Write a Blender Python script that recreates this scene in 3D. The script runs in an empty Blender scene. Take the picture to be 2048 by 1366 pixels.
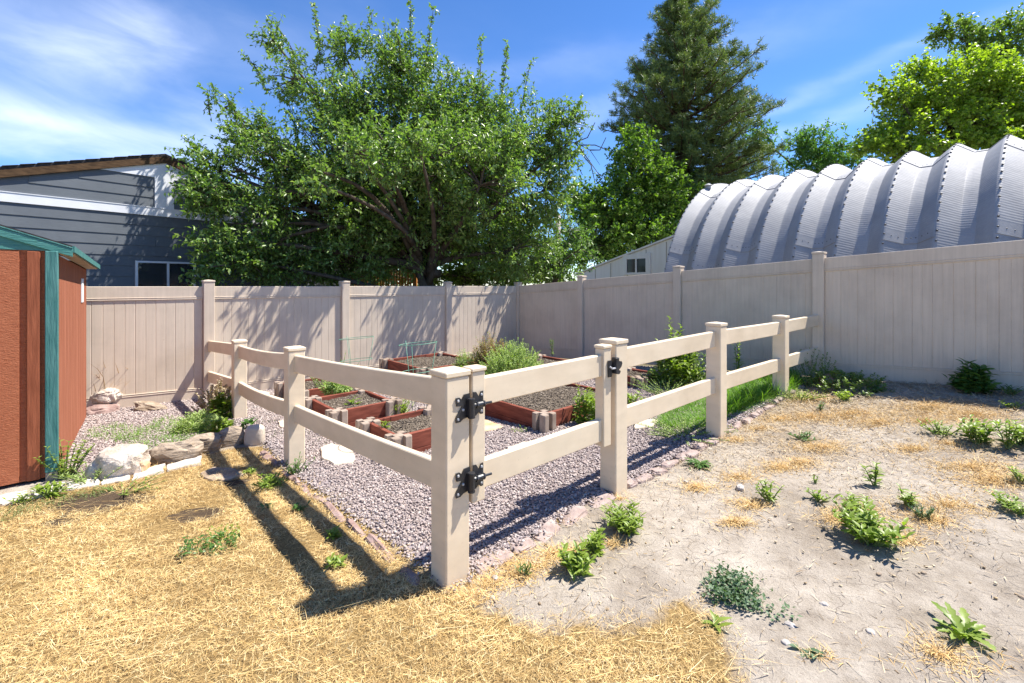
import bpy, math, random
import numpy as np
from mathutils import Vector, Matrix, noise

random.seed(7)
RNG = np.random.default_rng(11)
SC = bpy.context.scene
COL = SC.collection
H = 1.404           # camera height
F = 930.0           # focal length in photo pixels (photo 2048 wide)
VH = 564.0          # horizon row
CX = 1024.0
rad = math.radians

# ------------------------------------------------------------------ terrain
CTRL = np.array([
    (-.30, 2.12, 0), (-1.81, 3.77, -.113), (-3.09, 5.16, -.14), (-4.07, 6.24, -.165), (.13, 10.15, -.17),
    (.67, 2.99, .028), (1.8, 4.0, .045), (2.98, 5.07, .134), (3.87, 5.87, .20), (5.02, 4.56, .345),
    (-3.43, 3.5, -.10), (-5.0, 5.5, -.13), (0, 0, .02), (-3, 1.2, -.02), (3, 1.3, .10), (4, 3, .25), (7, 2, .40),
    (-6, 2.5, -.1), (1.2, 8.8, -.12), (-1.8, 8.4, -.17), (2.6, 7.3, .04), (-1, 6, -.14), (1.2, 6, -.03),
    (-8, -6, 0), (8, -6, .2), (9, 12, -.15), (-9, 12, -.2), (0, 16, -.2), (-8, 6, -.15)], float)


def _tps():
    xy = CTRL[:, :2]
    n = len(xy)
    d = np.linalg.norm(xy[:, None] - xy[None], axis=2)
    K = np.where(d > 0, d * d * np.log(d + 1e-9), 0) + np.eye(n) * .3
    Pm = np.hstack([np.ones((n, 1)), xy])
    A = np.zeros((n + 3, n + 3))
    A[:n, :n] = K
    A[:n, n:] = Pm
    A[n:, :n] = Pm.T
    return np.linalg.solve(A, np.concatenate([CTRL[:, 2], np.zeros(3)]))


TW = _tps()


def hgt(x, y):
    x = np.atleast_1d(np.asarray(x, float))
    y = np.atleast_1d(np.asarray(y, float))
    xc = np.clip(x, -9, 9)
    yc = np.clip(y, -6, 16)
    p = np.stack([xc, yc], -1)
    d = np.linalg.norm(p[:, None] - CTRL[None, :, :2], axis=2)
    K = np.where(d > 0, d * d * np.log(d + 1e-9), 0)
    n = len(CTRL)
    return K @ TW[:n] + TW[n] + TW[n + 1] * xc + TW[n + 2] * yc


def h1(x, y):
    return float(hgt(x, y)[0])


def ray(u):
    return (u - CX) / F


def U(u, v, z):
    """photo point on the horizontal plane z"""
    Y = (H - z) * F / (v - VH)
    return Vector((ray(u) * Y, Y, z))


def D(u, v, Y):
    """photo point at distance Y"""
    return Vector((ray(u) * Y, Y, H - (v - VH) * Y / F))


def G(u, v):
    """photo point on the terrain"""
    z = 0.0
    for _ in range(40):
        p = U(u, v, z)
        z = .5 * z + .5 * h1(p.x, p.y)
    p = U(u, v, z)
    return Vector((p.x, p.y, h1(p.x, p.y)))


def Gxy(lst):
    return np.array([G(u, v)[:2] for u, v in lst])


def inside(px, py, poly):
    px = np.asarray(px)
    py = np.asarray(py)
    r = np.zeros(px.shape, bool)
    n = len(poly)
    j = n - 1
    for i in range(n):
        xi, yi = poly[i]
        xj, yj = poly[j]
        c = ((yi > py) != (yj > py)) & (px < (xj - xi) * (py - yi) / (yj - yi + 1e-12) + xi)
        r ^= c
        j = i
    return r


def dist_poly(px, py, poly):
    """unsigned distance to polygon outline"""
    best = np.full(np.shape(px), 1e9)
    n = len(poly)
    for i in range(n):
        a = poly[i]
        b = poly[(i + 1) % n]
        ab = b - a
        t = np.clip(((px - a[0]) * ab[0] + (py - a[1]) * ab[1]) / (ab @ ab + 1e-12), 0, 1)
        d = np.hypot(px - a[0] - t * ab[0], py - a[1] - t * ab[1])
        best = np.minimum(best, d)
    return best


# ------------------------------------------------------------------ node helpers
def new_mat(name, rough=.7, spec=.3):
    m = bpy.data.materials.new(name)
    m.use_nodes = True
    nt = m.node_tree
    b = nt.nodes['Principled BSDF']
    b.inputs['Roughness'].default_value = rough
    b.inputs['Specular IOR Level'].default_value = spec
    return m, nt, b


def nd(nt, t, **kw):
    n = nt.nodes.new(t)
    for k, v in kw.items():
        if k in ('ins',):
            for kk, vv in v.items():
                n.inputs[kk].default_value = vv
        else:
            setattr(n, k, v)
    return n


def coords(nt, scale=(1, 1, 1), rot=(0, 0, 0)):
    tc = nd(nt, 'ShaderNodeTexCoord')
    mp = nd(nt, 'ShaderNodeMapping')
    mp.inputs['Scale'].default_value = scale
    mp.inputs['Rotation'].default_value = rot
    nt.links.new(tc.outputs['Object'], mp.inputs['Vector'])
    return mp.outputs['Vector']


def noise_n(nt, vec, scale, detail=4, rough=.55):
    n = nd(nt, 'ShaderNodeTexNoise')
    n.inputs['Scale'].default_value = scale
    n.inputs['Detail'].default_value = detail
    n.inputs['Roughness'].default_value = rough
    if vec is not None:
        nt.links.new(vec, n.inputs['Vector'])
    return n


def ramp(nt, fac, stops):
    r = nd(nt, 'ShaderNodeValToRGB')
    e = r.color_ramp.elements
    while len(e) < len(stops):
        e.new(.5)
    for i, (p, c) in enumerate(stops):
        e[i].position = p
        e[i].color = (c[0], c[1], c[2], 1) if not isinstance(c, (int, float)) else (c, c, c, 1)
    nt.links.new(fac, r.inputs['Fac'])
    return r.outputs['Color']


def mix(nt, fac, a, b, mode='MIX'):
    m = nd(nt, 'ShaderNodeMix', data_type='RGBA', blend_type=mode)
    for s, val in ((0, fac), (6, a), (7, b)):
        if hasattr(val, 'is_linked') or hasattr(val, 'links'):
            nt.links.new(val, m.inputs[s])
        elif isinstance(val, (int, float)):
            m.inputs[s].default_value = val
        else:
            m.inputs[s].default_value = (*val, 1)
    return m.outputs[2]


def bump(nt, b, height, strength=.3, dist=.01, prev=None):
    n = nd(nt, 'ShaderNodeBump')
    n.inputs['Strength'].default_value = strength
    n.inputs['Distance'].default_value = dist
    nt.links.new(height, n.inputs['Height'])
    if prev is not None:
        nt.links.new(prev, n.inputs['Normal'])
    nt.links.new(n.outputs['Normal'], b.inputs['Normal'])
    return n.outputs['Normal']


def m_noise(name, c1, c2, scale=6, rough=.7, spec=.3, bumpn=0.0, bscale=40, aniso=(1, 1, 1), dist=.005, lo=.3, hi=.7, bdet=6):
    m, nt, b = new_mat(name, rough, spec)
    v = coords(nt, aniso)
    n = noise_n(nt, v, scale, 5)
    nt.links.new(ramp(nt, n.outputs['Fac'], [(lo, c1), (hi, c2)]), b.inputs['Base Color'])
    if bumpn > 0:
        n2 = noise_n(nt, v, bscale, bdet)
        bump(nt, b, n2.outputs['Fac'], bumpn, dist)
    return m


def m_leaf(name, cols, trans=.35, rough=.45, spec=.4, hue=0):
    m = bpy.data.materials.new(name)
    m.use_nodes = True
    nt = m.node_tree
    b = nt.nodes['Principled BSDF']
    out = nt.nodes['Material Output']
    g = nd(nt, 'ShaderNodeNewGeometry')
    c = ramp(nt, g.outputs['Random Per Island'], [(i / (len(cols) - 1), k) for i, k in enumerate(cols)])
    b.inputs['Roughness'].default_value = rough
    b.inputs['Specular IOR Level'].default_value = spec
    nt.links.new(c, b.inputs['Base Color'])
    t = nd(nt, 'ShaderNodeBsdfTranslucent')
    tc = mix(nt, .6, c, (.75, .95, .18), 'MULTIPLY')
    hs = nd(nt, 'ShaderNodeHueSaturation')
    hs.inputs['Value'].default_value = 2.0
    hs.inputs['Saturation'].default_value = 1.05
    nt.links.new(tc, hs.inputs['Color'])
    nt.links.new(hs.outputs['Color'], t.inputs['Color'])
    ms = nd(nt, 'ShaderNodeMixShader')
    ms.inputs['Fac'].default_value = trans
    nt.links.new(b.outputs['BSDF'], ms.inputs[1])
    nt.links.new(t.outputs['BSDF'], ms.inputs[2])
    nt.links.new(ms.outputs['Shader'], out.inputs['Surface'])
    return m


# ------------------------------------------------------------------ object helpers
def tag(o, label=None, cat=None, group=None, kind=None):
    if label: o['label'] = label
    if cat: o['category'] = cat
    if group: o['group'] = group
    if kind: o['kind'] = kind
    return o


def thing(name, label, cat, loc, group=None):
    o = bpy.data.objects.new(name, None)
    o.empty_display_size = .1
    COL.objects.link(o)
    o.location = loc
    return tag(o, label, cat, group)


def origin_of(o):
    while o.parent is not None:
        o = o.parent
    return Vector(o.location)


def link_mesh(name, me, mat, parent=None, loc=None):
    o = bpy.data.objects.new(name, me)
    COL.objects.link(o)
    if mat is not None:
        for m in (mat if isinstance(mat, (list, tuple)) else [mat]):
            me.materials.append(m)
    if parent is not None:
        o.parent = parent
    elif loc is not None:
        o.location = loc
    return o


class MB:
    """collects shapes in world space, then links them as one mesh object"""

    def __init__(self):
        self.v = []
        self.f = []
        self.mi = []

    def add(self, vs, fs, mi=0):
        o = len(self.v)
        self.v += [tuple(p) for p in vs]
        self.f += [tuple(i + o for i in q) for q in fs]
        self.mi += [mi] * len(fs)
        return self

    def hexa(self, c, mi=0):
        """8 corners: bottom 4 ccw, top 4 ccw"""
        return self.add(c, [(3, 2, 1, 0), (4, 5, 6, 7), (0, 1, 5, 4), (1, 2, 6, 5), (2, 3, 7, 6), (3, 0, 4, 7)], mi)

    def box(self, c, ux, uy, sx, sy, z0, z1, mi=0, bev=0.0):
        """upright box centred on c (xy), axes ux, uy, full sizes, between z0 and z1, with bevelled edges"""
        c = Vector((c[0], c[1]))
        ux = Vector(ux[:2])
        uy = Vector(uy[:2])
        hx, hy = sx / 2, sy / 2
        if bev <= 0:
            q = [c + ux * a * hx + uy * b * hy for a, b in ((-1, -1), (1, -1), (1, 1), (-1, 1))]
            return self.hexa([(p.x, p.y, z0) for p in q] + [(p.x, p.y, z1) for p in q], mi)
        b = bev

        def ring(i, z):
            r = []
            for sxn, syn in ((-1, -1), (1, -1), (1, 1), (-1, 1)):
                a1 = c + ux * sxn * (hx - i) + uy * syn * (hy - i - b)
                a2 = c + ux * sxn * (hx - i - b) + uy * syn * (hy - i)
                pr = (a1, a2) if sxn * syn > 0 else (a2, a1)
                r += [(p.x, p.y, z) for p in pr]
            return r
        rings = [ring(b, z0), ring(0, z0 + b), ring(0, z1 - b), ring(b, z1)]
        vs = [p for r in rings for p in r]
        fs = [tuple(range(7, -1, -1)), tuple(range(24, 32))]
        for k in range(3):
            for i in range(8):
                j = (i + 1) % 8
                fs.append((k * 8 + i, k * 8 + j, k * 8 + 8 + j, k * 8 + 8 + i))
        return self.add(vs, fs, mi)

    def beam(self, p, q, side, w, h, mi=0, bev=.004, seg=1, sag=0.0):
        """bar from p to q; side = unit horizontal vector across, w across, h vertical (top at p.z / q.z)"""
        p = Vector(p)
        q = Vector(q)
        s = Vector(side)
        prof = [(-w / 2 + bev, 0), (w / 2 - bev, 0), (w / 2, -bev), (w / 2, -h + bev), (w / 2 - bev, -h), (-w / 2 + bev, -h), (-w / 2, -h + bev), (-w / 2, -bev)]
        vs = []
        for k in range(seg + 1):
            t = k / seg
            c = p.lerp(q, t) + Vector((0, 0, -sag * 4 * t * (1 - t)))
            vs += [c + s * a + Vector((0, 0, b)) for a, b in prof]
        fs = [tuple(range(7, -1, -1)), tuple(range(seg * 8, seg * 8 + 8))]
        for k in range(seg):
            for i in range(8):
                j = (i + 1) % 8
                fs.append((k * 8 + j, k * 8 + i, k * 8 + 8 + i, k * 8 + 8 + j))
        return self.add(vs, fs, mi)

    def tube(self, pts, rs, n=8, mi=0, caps=True):
        pts = [Vector(p) for p in pts]
        if isinstance(rs, (int, float)):
            rs = [rs] * len(pts)
        vs = []
        up = None
        for i, p in enumerate(pts):
            t = (pts[min(i + 1, len(pts) - 1)] - pts[max(i - 1, 0)])
            if t.length < 1e-9:
                t = Vector((0, 0, 1))
            t.normalize()
            if up is None:
                up = Vector((1, 0, 0)) if abs(t.x) < .8 else Vector((0, 1, 0))
            a = (up - t * up.dot(t))
            if a.length < 1e-6:
                a = Vector((0, 1, 0)) - t * t.y
            a.normalize()
            b = t.cross(a)
            up = a
            for k in range(n):
                w = 2 * math.pi * k / n
                vs.append(p + (a * math.cos(w) + b * math.sin(w)) * rs[i])
        fs = []
        for i in range(len(pts) - 1):
            for k in range(n):
                j = (k + 1) % n
                fs.append((i * n + k, i * n + j, i * n + n + j, i * n + n + k))
        if caps:
            fs.append(tuple(range(n - 1, -1, -1)))
            fs.append(tuple(range((len(pts) - 1) * n, len(pts) * n)))
        return self.add(vs, fs, mi)

    def quad(self, a, b, c, d, mi=0):
        return self.add([a, b, c, d], [(0, 1, 2, 3)], mi)

    def build(self, name, mat, parent=None, smooth=False, loc=None):
        if parent is not None:
            o = origin_of(parent)
        elif loc is not None:
            o = Vector(loc)
        else:
            o = Vector((0, 0, 0))
        me = bpy.data.meshes.new(name)
        me.from_pydata([(p[0] - o.x, p[1] - o.y, p[2] - o.z) for p in self.v], [], self.f)
        if isinstance(mat, (list, tuple)):
            me.polygons.foreach_set('material_index', self.mi)
        if smooth:
            me.polygons.foreach_set('use_smooth', [True] * len(me.polygons))
        me.update()
        return link_mesh(name, me, mat, parent, loc)


def np_mesh(name, V, Q, mat, parent=None, loc=None, smooth=False):
    """fast mesh from numpy: V (n,3) world, Q (m,k) polygons all with k corners"""
    o = origin_of(parent) if parent is not None else (Vector(loc) if loc is not None else Vector((0, 0, 0)))
    V = V - np.array([o.x, o.y, o.z])
    me = bpy.data.meshes.new(name)
    k = Q.shape[1]
    me.vertices.add(len(V))
    me.vertices.foreach_set('co', V.astype(np.float32).ravel())
    me.loops.add(Q.size)
    me.loops.foreach_set('vertex_index', Q.astype(np.int32).ravel())
    me.polygons.add(len(Q))
    me.polygons.foreach_set('loop_start', np.arange(0, Q.size, k, dtype=np.int32))
    me.polygons.foreach_set('loop_total', np.full(len(Q), k, np.int32))
    if smooth:
        me.polygons.foreach_set('use_smooth', np.ones(len(Q), bool))
    me.update(calc_edges=True)
    return link_mesh(name, me, mat, parent, loc)


def nrm(a):
    return a / (np.linalg.norm(a, axis=-1, keepdims=True) + 1e-9)


def strips(base, d, n, L, W, bend, prof, fold=.25):
    """folded blades: base, d (direction), n (face normal) (N,3); L, W, bend (N,); prof = [(t, half-width factor)]"""
    d = nrm(d)
    s = nrm(np.cross(d, n))
    n = np.cross(s, d)
    rows = []
    for t, w in prof:
        c = base + d * (L * t)[:, None] - n * (bend * L * t * t)[:, None]
        e = s * (W * w * .5)[:, None]
        u = n * (W * w * .5 * fold)[:, None]
        rows.append(np.stack([c - e + u, c, c + e + u], 1))
    V = np.stack(rows, 1)                       # N,R,3,3
    N, R = V.shape[:2]
    idx = np.arange(N * R * 3).reshape(N, R, 3)
    q = []
    for r in range(R - 1):
        for c in range(2):
            q.append(np.stack([idx[:, r, c], idx[:, r, c + 1], idx[:, r + 1, c + 1], idx[:, r + 1, c]], -1))
    Q = np.concatenate(q, 0)
    return V.reshape(-1, 3), Q


def diamonds(base, d, n, L, W, fold=.3):
    """cheap 4-vertex folded leaf (two triangles)"""
    d = nrm(d)
    s = nrm(np.cross(d, n))
    n = np.cross(s, d)
    c = base + d * (L * .45)[:, None]
    l = c - s * (W / 2)[:, None] + n * (W * fold)[:, None]
    r = c + s * (W / 2)[:, None] + n * (W * fold)[:, None]
    tip = base + d * L[:, None]
    V = np.stack([base, l, tip, r], 1)
    i = np.arange(len(base))[:, None] * 4
    Q = np.concatenate([i + np.array([[0, 2, 1]]), i + np.array([[0, 3, 2]])], 0)
    return V.reshape(-1, 3), Q


def rnd_dirs(n):
    return nrm(RNG.normal(size=(n, 3)))


LANCE = [(0, .12), (.3, .8), (.6, 1.0), (.85, .55), (1, .04)]
OVATE = [(0, .15), (.25, .95), (.55, 1.0), (.85, .5), (1, .04)]
TOOTH = [(0, .2), (.15, .3), (.28, .85), (.36, .4), (.50, 1.1), (.58, .5), (.72, 1.0), (.80, .5), (.9, .6), (1, .05)]
BLADE = [(0, 1.0), (.5, .8), (1, .05)]

# ------------------------------------------------------------------ materials
M = {}


def vinyl(name, base, dirty, st=(14, 14, .6)):
    m, nt, b = new_mat(name, .48, .35)
    v = coords(nt)
    n = noise_n(nt, v, 1.9, 7, .62)
    c = ramp(nt, n.outputs['Fac'], [(.34, dirty), (.56, base)])
    v2 = coords(nt, st)
    n2 = noise_n(nt, v2, 3, 3)
    c2 = ramp(nt, n2.outputs['Fac'], [(.3, (.9, .9, .89)), (.7, (1.03, 1.03, 1.03))])
    c3 = mix(nt, .8, c, c2, 'MULTIPLY')
    n3 = noise_n(nt, v, 55, 2)
    c4 = ramp(nt, n3.outputs['Fac'], [(.25, (.72, .68, .62)), (.31, (1, 1, 1))])
    nt.links.new(mix(nt, .5, c3, c4, 'MULTIPLY'), b.inputs['Base Color'])
    bump(nt, b, n2.outputs['Fac'], .05, .002)
    return m


M['vinyl'] = vinyl('tan_vinyl', (.635, .53, .42), (.55, .455, .36))
M['vinyl_rail'] = vinyl('cream_vinyl', (.76, .63, .465), (.68, .555, .40), (1.2, 1.2, 5))
M['black_metal'] = m_noise('black_painted_metal', (.012, .012, .014), (.03, .03, .034), 20, .4, .5)
M['steel'] = m_noise('zinc_bolt', (.35, .35, .36), (.5, .5, .5), 20, .35, .5)
M['red_wood'] = m_noise('red_stained_board', (.13, .034, .022), (.28, .085, .054), 5, .75, .2, .25, 30, (1, 1, 6), .004)
M['block'] = m_noise('concrete_block', (.23, .17, .13), (.42, .34, .28), 5, .95, .1, .5, 160, (1, 1, 1), .004)
M['soil'] = m_noise('bed_soil', (.07, .054, .042), (.19, .155, .12), 30, .95, .1, .8, 90, (1, 1, 1), .012)
M['chip'] = None


def m_island(name, cols, rough=.9, spec=.15):
    m, nt, b = new_mat(name, rough, spec)
    g = nd(nt, 'ShaderNodeNewGeometry')
    c = ramp(nt, g.outputs['Random Per Island'], [(i / (len(cols) - 1), k) for i, k in enumerate(cols)])
    nt.links.new(c, b.inputs['Base Color'])
    return m


M['chip'] = m_island('soil_crumbs', [(.06, .046, .036), (.14, .11, .085), (.23, .19, .145), (.09, .07, .055), (.36, .30, .24)])
M['gravel'] = m_island('crushed_gravel', [(0.197, 0.157, 0.15), (0.331, 0.271, 0.259), (0.451, 0.388, 0.363), (0.257, 0.207, 0.199), (0.545, 0.482, 0.45), (0.371, 0.301, 0.283), (0.304, 0.247, 0.239), (0.465, 0.375, 0.336), (0.177, 0.144, 0.137)], .85, .2)
M['straw'] = m_island('dry_grass_blades', [(0.739, 0.526, 0.207), (0.896, 0.694, 0.358), (0.582, 0.386, 0.14), (0.95, 0.851, 0.538), (0.784, 0.571, 0.252), (0.358, 0.23, 0.09), (0.829, 0.627, 0.314), (0.638, 0.437, 0.179)], .7, .25)
_m = M['straw']
_nt = _m.node_tree
_b = _nt.nodes['Principled BSDF']
_src = _b.inputs['Base Color'].links[0].from_socket
_v = coords(_nt)
_v2 = coords(_nt, (1.2, 4.0, 1), (0, 0, rad(-22)))
_n1 = noise_n(_nt, _v, 2.6, 6, .6)
_n2 = noise_n(_nt, _v2, 6.5, 5, .65)
_n3 = noise_n(_nt, _v, 22, 4, .6)
_c = mix(_nt, .85, _src, ramp(_nt, _n1.outputs['Fac'], [(.32, (.62, .55, .46)), (.5, (1, .97, .92)), (.68, (1.12, 1.10, 1.06))]), 'MULTIPLY')
_c = mix(_nt, .75, _c, ramp(_nt, _n2.outputs['Fac'], [(.35, (.55, .47, .38)), (.48, (1, .98, .95)), (.7, (1.1, 1.1, 1.08))]), 'MULTIPLY')
_c = mix(_nt, .7, _c, ramp(_nt, _n3.outputs['Fac'], [(.34, (.58, .52, .45)), (.46, (1, 1, 1))]), 'MULTIPLY')
_nt.links.new(_c, _b.inputs['Base Color'])
M['tuft'] = m_island('dry_tuft_blades', [(.58, .38, .14), (.70, .50, .22), (.48, .28, .09), (.78, .62, .36)], .7, .25)
M['litter'] = m_island('dry_litter', [(0.36, 0.28, 0.19), (0.56, 0.46, 0.32), (0.2, 0.14, 0.09), (0.64, 0.54, 0.38), (0.3, 0.22, 0.14), (0.5, 0.36, 0.19)], .9, .1)
M['pebble'] = m_noise('grey_pebble', (.30, .27, .25), (.55, .50, .46), 20, .9, .2, .3, 60)
M['rock_white'] = m_noise('pale_limestone', (.38, .31, .25), (.66, .58, .50), 7, .95, .15, .9, 22, (1, 1, 1), .03, .32, .62)
M['rock_brown'] = m_noise('brown_layered_rock', (.20, .145, .10), (.44, .36, .28), 6, .95, .15, .9, 14, (1, 1, 4), .03)
M['rock_pink'] = m_noise('pink_quartzite', (.28, .205, .18), (.44, .355, .32), 9, .95, .15, .8, 25, (1, 1, 1), .015)
M['rock_edge'] = m_noise('reddish_edging_stone', (.20, .125, .11), (.40, .29, .26), 9, .95, .15, .8, 25, (1, 1, 1), .015)
M['flag'] = m_noise('tan_flagstone', (.48, .39, .30), (.62, .54, .44), 5, .9, .15, .5, 30, (1, 1, 1), .008)
M['flag_orange'] = m_noise('orange_sandstone', (.50, .26, .11), (.62, .48, .34), 6, .9, .15, .5, 30, (1, 1, 1), .008)
M['concrete'] = m_noise('pale_concrete', (.46, .42, .38), (.66, .61, .56), 8, .95, .1, .5, 60, (1, 1, 1), .006)
M['green_wire'] = m_noise('green_coated_wire', (.10, .26, .17), (.16, .34, .24), 10, .5, .4)
M['bark'] = m_noise('grey_brown_bark', (.05, .038, .028), (.15, .12, .095), 9, .95, .1, .9, 20, (1, 1, .25), .02)
M['bark_pine'] = m_noise('pine_bark', (.05, .032, .022), (.13, .085, .06), 6, .95, .1, .9, 20, (1, 1, .3), .02)
M['stem_green'] = m_noise('green_stem', (.10, .15, .04), (.19, .24, .08), 20, .7, .2)
M['stem_dry'] = m_noise('dry_stem', (.30, .21, .12), (.48, .36, .22), 20, .8, .2)
M['leaf_apple'] = m_leaf('apple_leaf', [(0.104, 0.19, 0.04), (0.165, 0.259, 0.057), (0.219, 0.31, 0.086), (0.122, 0.213, 0.046), (0.28, 0.345, 0.127)], .30, .38, .5)
M['leaf_bright'] = m_leaf('yellow_green_leaf', [(0.2, 0.29, 0.03), (0.28, 0.37, 0.05), (0.36, 0.43, 0.08), (0.14, 0.21, 0.025), (0.32, 0.4, 0.06)], .42, .45, .4)
M['leaf_dark'] = m_leaf('dark_tree_leaf', [(0.111, 0.174, 0.039), (0.177, 0.25, 0.057), (0.133, 0.211, 0.039)], .32, .4, .4)
M['leaf_elder'] = m_leaf('box_elder_leaf', [(0.086, 0.167, 0.023), (0.138, 0.23, 0.034), (0.184, 0.276, 0.052), (0.063, 0.127, 0.021)], .36, .42, .4)
M['leaf_ash'] = m_leaf('far_tree_leaf', [(0.092, 0.184, 0.046), (0.138, 0.248, 0.064), (0.11, 0.202, 0.055)], .32, .5, .3)
M['leaf_bush'] = m_leaf('pale_bush_leaf', [(0.098, 0.182, 0.046), (0.143, 0.234, 0.065), (0.195, 0.286, 0.098), (0.078, 0.143, 0.039)], .34, .42, .45)
M['needle'] = m_leaf('pine_needle', [(0.069, 0.118, 0.036), (0.118, 0.167, 0.05), (0.167, 0.216, 0.063), (0.197, 0.235, 0.078)], .18, .5, .35)
M['leaf_weed'] = m_leaf('weed_leaf', [(0.14, 0.215, 0.025), (0.2, 0.275, 0.04), (0.25, 0.32, 0.065), (0.16, 0.235, 0.03)], .32, .42, .4)
M['leaf_weed_dark'] = m_leaf('dark_weed_leaf', [(0.057, 0.127, 0.029), (0.092, 0.172, 0.034), (0.069, 0.149, 0.034)], .25, .42, .4)
M['leaf_blue'] = m_leaf('blue_green_weed_leaf', [(.08, .13, .07), (.11, .18, .09), (.07, .13, .045), (.14, .20, .12)], .22, .5, .4)
M['leaf_herb'] = m_leaf('silvery_herb_leaf', [(0.21, 0.286, 0.1), (0.3, 0.386, 0.129), (0.39, 0.458, 0.2), (0.255, 0.343, 0.108)], .3, .6, .3)
M['leaf_red'] = m_leaf('reddish_stalk_leaf', [(0.192, 0.204, 0.048), (0.288, 0.192, 0.084), (0.24, 0.108, 0.072), (0.336, 0.288, 0.084), (0.144, 0.204, 0.048)], .3, .6, .3)
M['grass_green'] = m_leaf('green_grass_blade', [(0.099, 0.203, 0.027), (0.156, 0.284, 0.041), (0.213, 0.351, 0.061), (0.128, 0.243, 0.034)], .3, .5, .35)
M['moss'] = m_leaf('creeping_ground_cover', [(.08, .13, .035), (.12, .17, .05), (.17, .21, .08), (.20, .20, .09)], .2, .7, .2)
M['dry_flower'] = m_leaf('dry_flower_head', [(.42, .33, .25), (.56, .46, .36), (.34, .25, .18), (.64, .55, .44)], .15, .9, .1)
M['apple'] = m_noise('green_apple', (.22, .30, .06), (.30, .36, .09), 12, .4, .5)


def siding_mat(name, c1, c2):
    m, nt, b = new_mat(name, .6, .3)
    v = coords(nt, (1, 1, 1))
    n = noise_n(nt, v, 2.2, 4)
    c = ramp(nt, n.outputs['Fac'], [(.3, c1), (.7, c2)])
    v2 = coords(nt, (2, 2, 30))
    n2 = noise_n(nt, v2, 4, 5, .7)
    c2_ = ramp(nt, n2.outputs['Fac'], [(.3, (.85, .85, .85)), (.7, (1.08, 1.08, 1.08))])
    nt.links.new(mix(nt, .8, c, c2_, 'MULTIPLY'), b.inputs['Base Color'])
    bump(nt, b, n2.outputs['Fac'], .35, .004)
    return m


M['siding'] = siding_mat('slate_lap_siding', (.105, .118, .135), (.13, .145, .163))
M['white_paint'] = m_noise('white_trim_paint', (.66, .67, .70), (.74, .75, .78), 3, .6, .3, .1, 40)
M['old_white'] = m_noise('weathered_white_boards', (.80, .73, .66), (.88, .82, .76), 2, .8, .2, .2, 30, (4, 4, .4))
M['fascia'] = m_noise('weathered_brown_fascia', (.045, .025, .012), (.125, .072, .036), 4, .8, .2, .5, 30, (2, 2, 9), .006)
M['shingle'] = m_noise('dark_shingles', (.03, .026, .025), (.07, .062, .06), 20, .95, .1, .6, 60)
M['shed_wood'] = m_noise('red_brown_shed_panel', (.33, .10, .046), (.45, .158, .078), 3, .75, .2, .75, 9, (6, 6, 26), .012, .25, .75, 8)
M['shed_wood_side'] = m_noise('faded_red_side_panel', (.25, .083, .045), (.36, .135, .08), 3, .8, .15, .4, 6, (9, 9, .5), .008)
M['shed_shade'] = m_noise('shade_toned_door_trim', (.22, .065, .03), (.34, .108, .052), 4, .7, .2, .4, 8, (14, 14, 1.2), .006)  # shed red darkened to carry the shadow beside the corner trim
M['teal'] = m_noise('teal_trim_paint', (.035, .14, .132), (.095, .235, .22), 3, .75, .2, .7, 8, (12, 12, 1.2), .008)
M['teal_h'] = m_noise('teal_gable_paint', (.045, .175, .158), (.095, .265, .24), 3, .75, .2, .7, 8, (2, 2, 14), .008)
M['soffit'] = m_noise('weathered_soffit', (.32, .26, .19), (.52, .44, .33), 4, .85, .15, .3, 20)
M['raw_wood'] = m_noise('bare_grey_wood', (.26, .22, .17), (.40, .34, .27), 8, .9, .1, .5, 20, (6, 6, 1))
M['orange_wood'] = m_noise('orange_stained_wood', (.42, .16, .04), (.58, .26, .08), 5, .7, .2, .3, 20, (5, 5, 1))
M['pole'] = m_noise('weathered_grey_pole', (.26, .22, .19), (.44, .39, .34), 5, .9, .1, .5, 20, (4, 4, .4))
M['curtain'] = m_noise('faded_window_items', (.10, .06, .04), (.35, .30, .26), 6, .9, .1)

m, nt, b = new_mat('dark_window_glass', .12, .2)
b.inputs['Base Color'].default_value = (.015, .018, .022, 1)
M['glass'] = m

m, nt, b = new_mat('clear_window_glass', .02, .5)
b.inputs['Base Color'].default_value = (.05, .055, .06, 1)
tr = nd(nt, 'ShaderNodeBsdfTransparent')
ms = nd(nt, 'ShaderNodeMixShader', ins={'Fac': .45})
nt.links.new(b.outputs['BSDF'], ms.inputs[1])
nt.links.new(tr.outputs['BSDF'], ms.inputs[2])
nt.links.new(ms.outputs['Shader'], nt.nodes['Material Output'].inputs['Surface'])
M['clear_glass'] = m


def galv():
    m, nt, b = new_mat('galvanised_steel', .68, .25)
    b.inputs['Metallic'].default_value = .2
    v = coords(nt)
    n = noise_n(nt, v, 2.5, 5)
    c = ramp(nt, n.outputs['Fac'], [(.3, (.29, .292, .305)), (.7, (.36, .36, .37))])
    vo = nd(nt, 'ShaderNodeTexVoronoi', ins={'Scale': 40.0})
    nt.links.new(v, vo.inputs['Vector'])
    c2 = ramp(nt, vo.outputs['Color'], [(0, (.9, .9, .9)), (1, (1.05, 1.05, 1.05))])
    nt.links.new(mix(nt, .6, c, c2, 'MULTIPLY'), b.inputs['Base Color'])
    uv = nd(nt, 'ShaderNodeUVMap')
    w = nd(nt, 'ShaderNodeTexWave', wave_type='BANDS', bands_direction='Y', wave_profile='SIN')
    w.inputs['Scale'].default_value = 7.0
    w.inputs['Distortion'].default_value = .15
    nt.links.new(uv.outputs['UV'], w.inputs['Vector'])
    p = bump(nt, b, w.outputs['Fac'], .2, .006)
    n2 = noise_n(nt, v, 5, 4)
    bump(nt, b, n2.outputs['Fac'], .25, .02, p)
    return m


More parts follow.
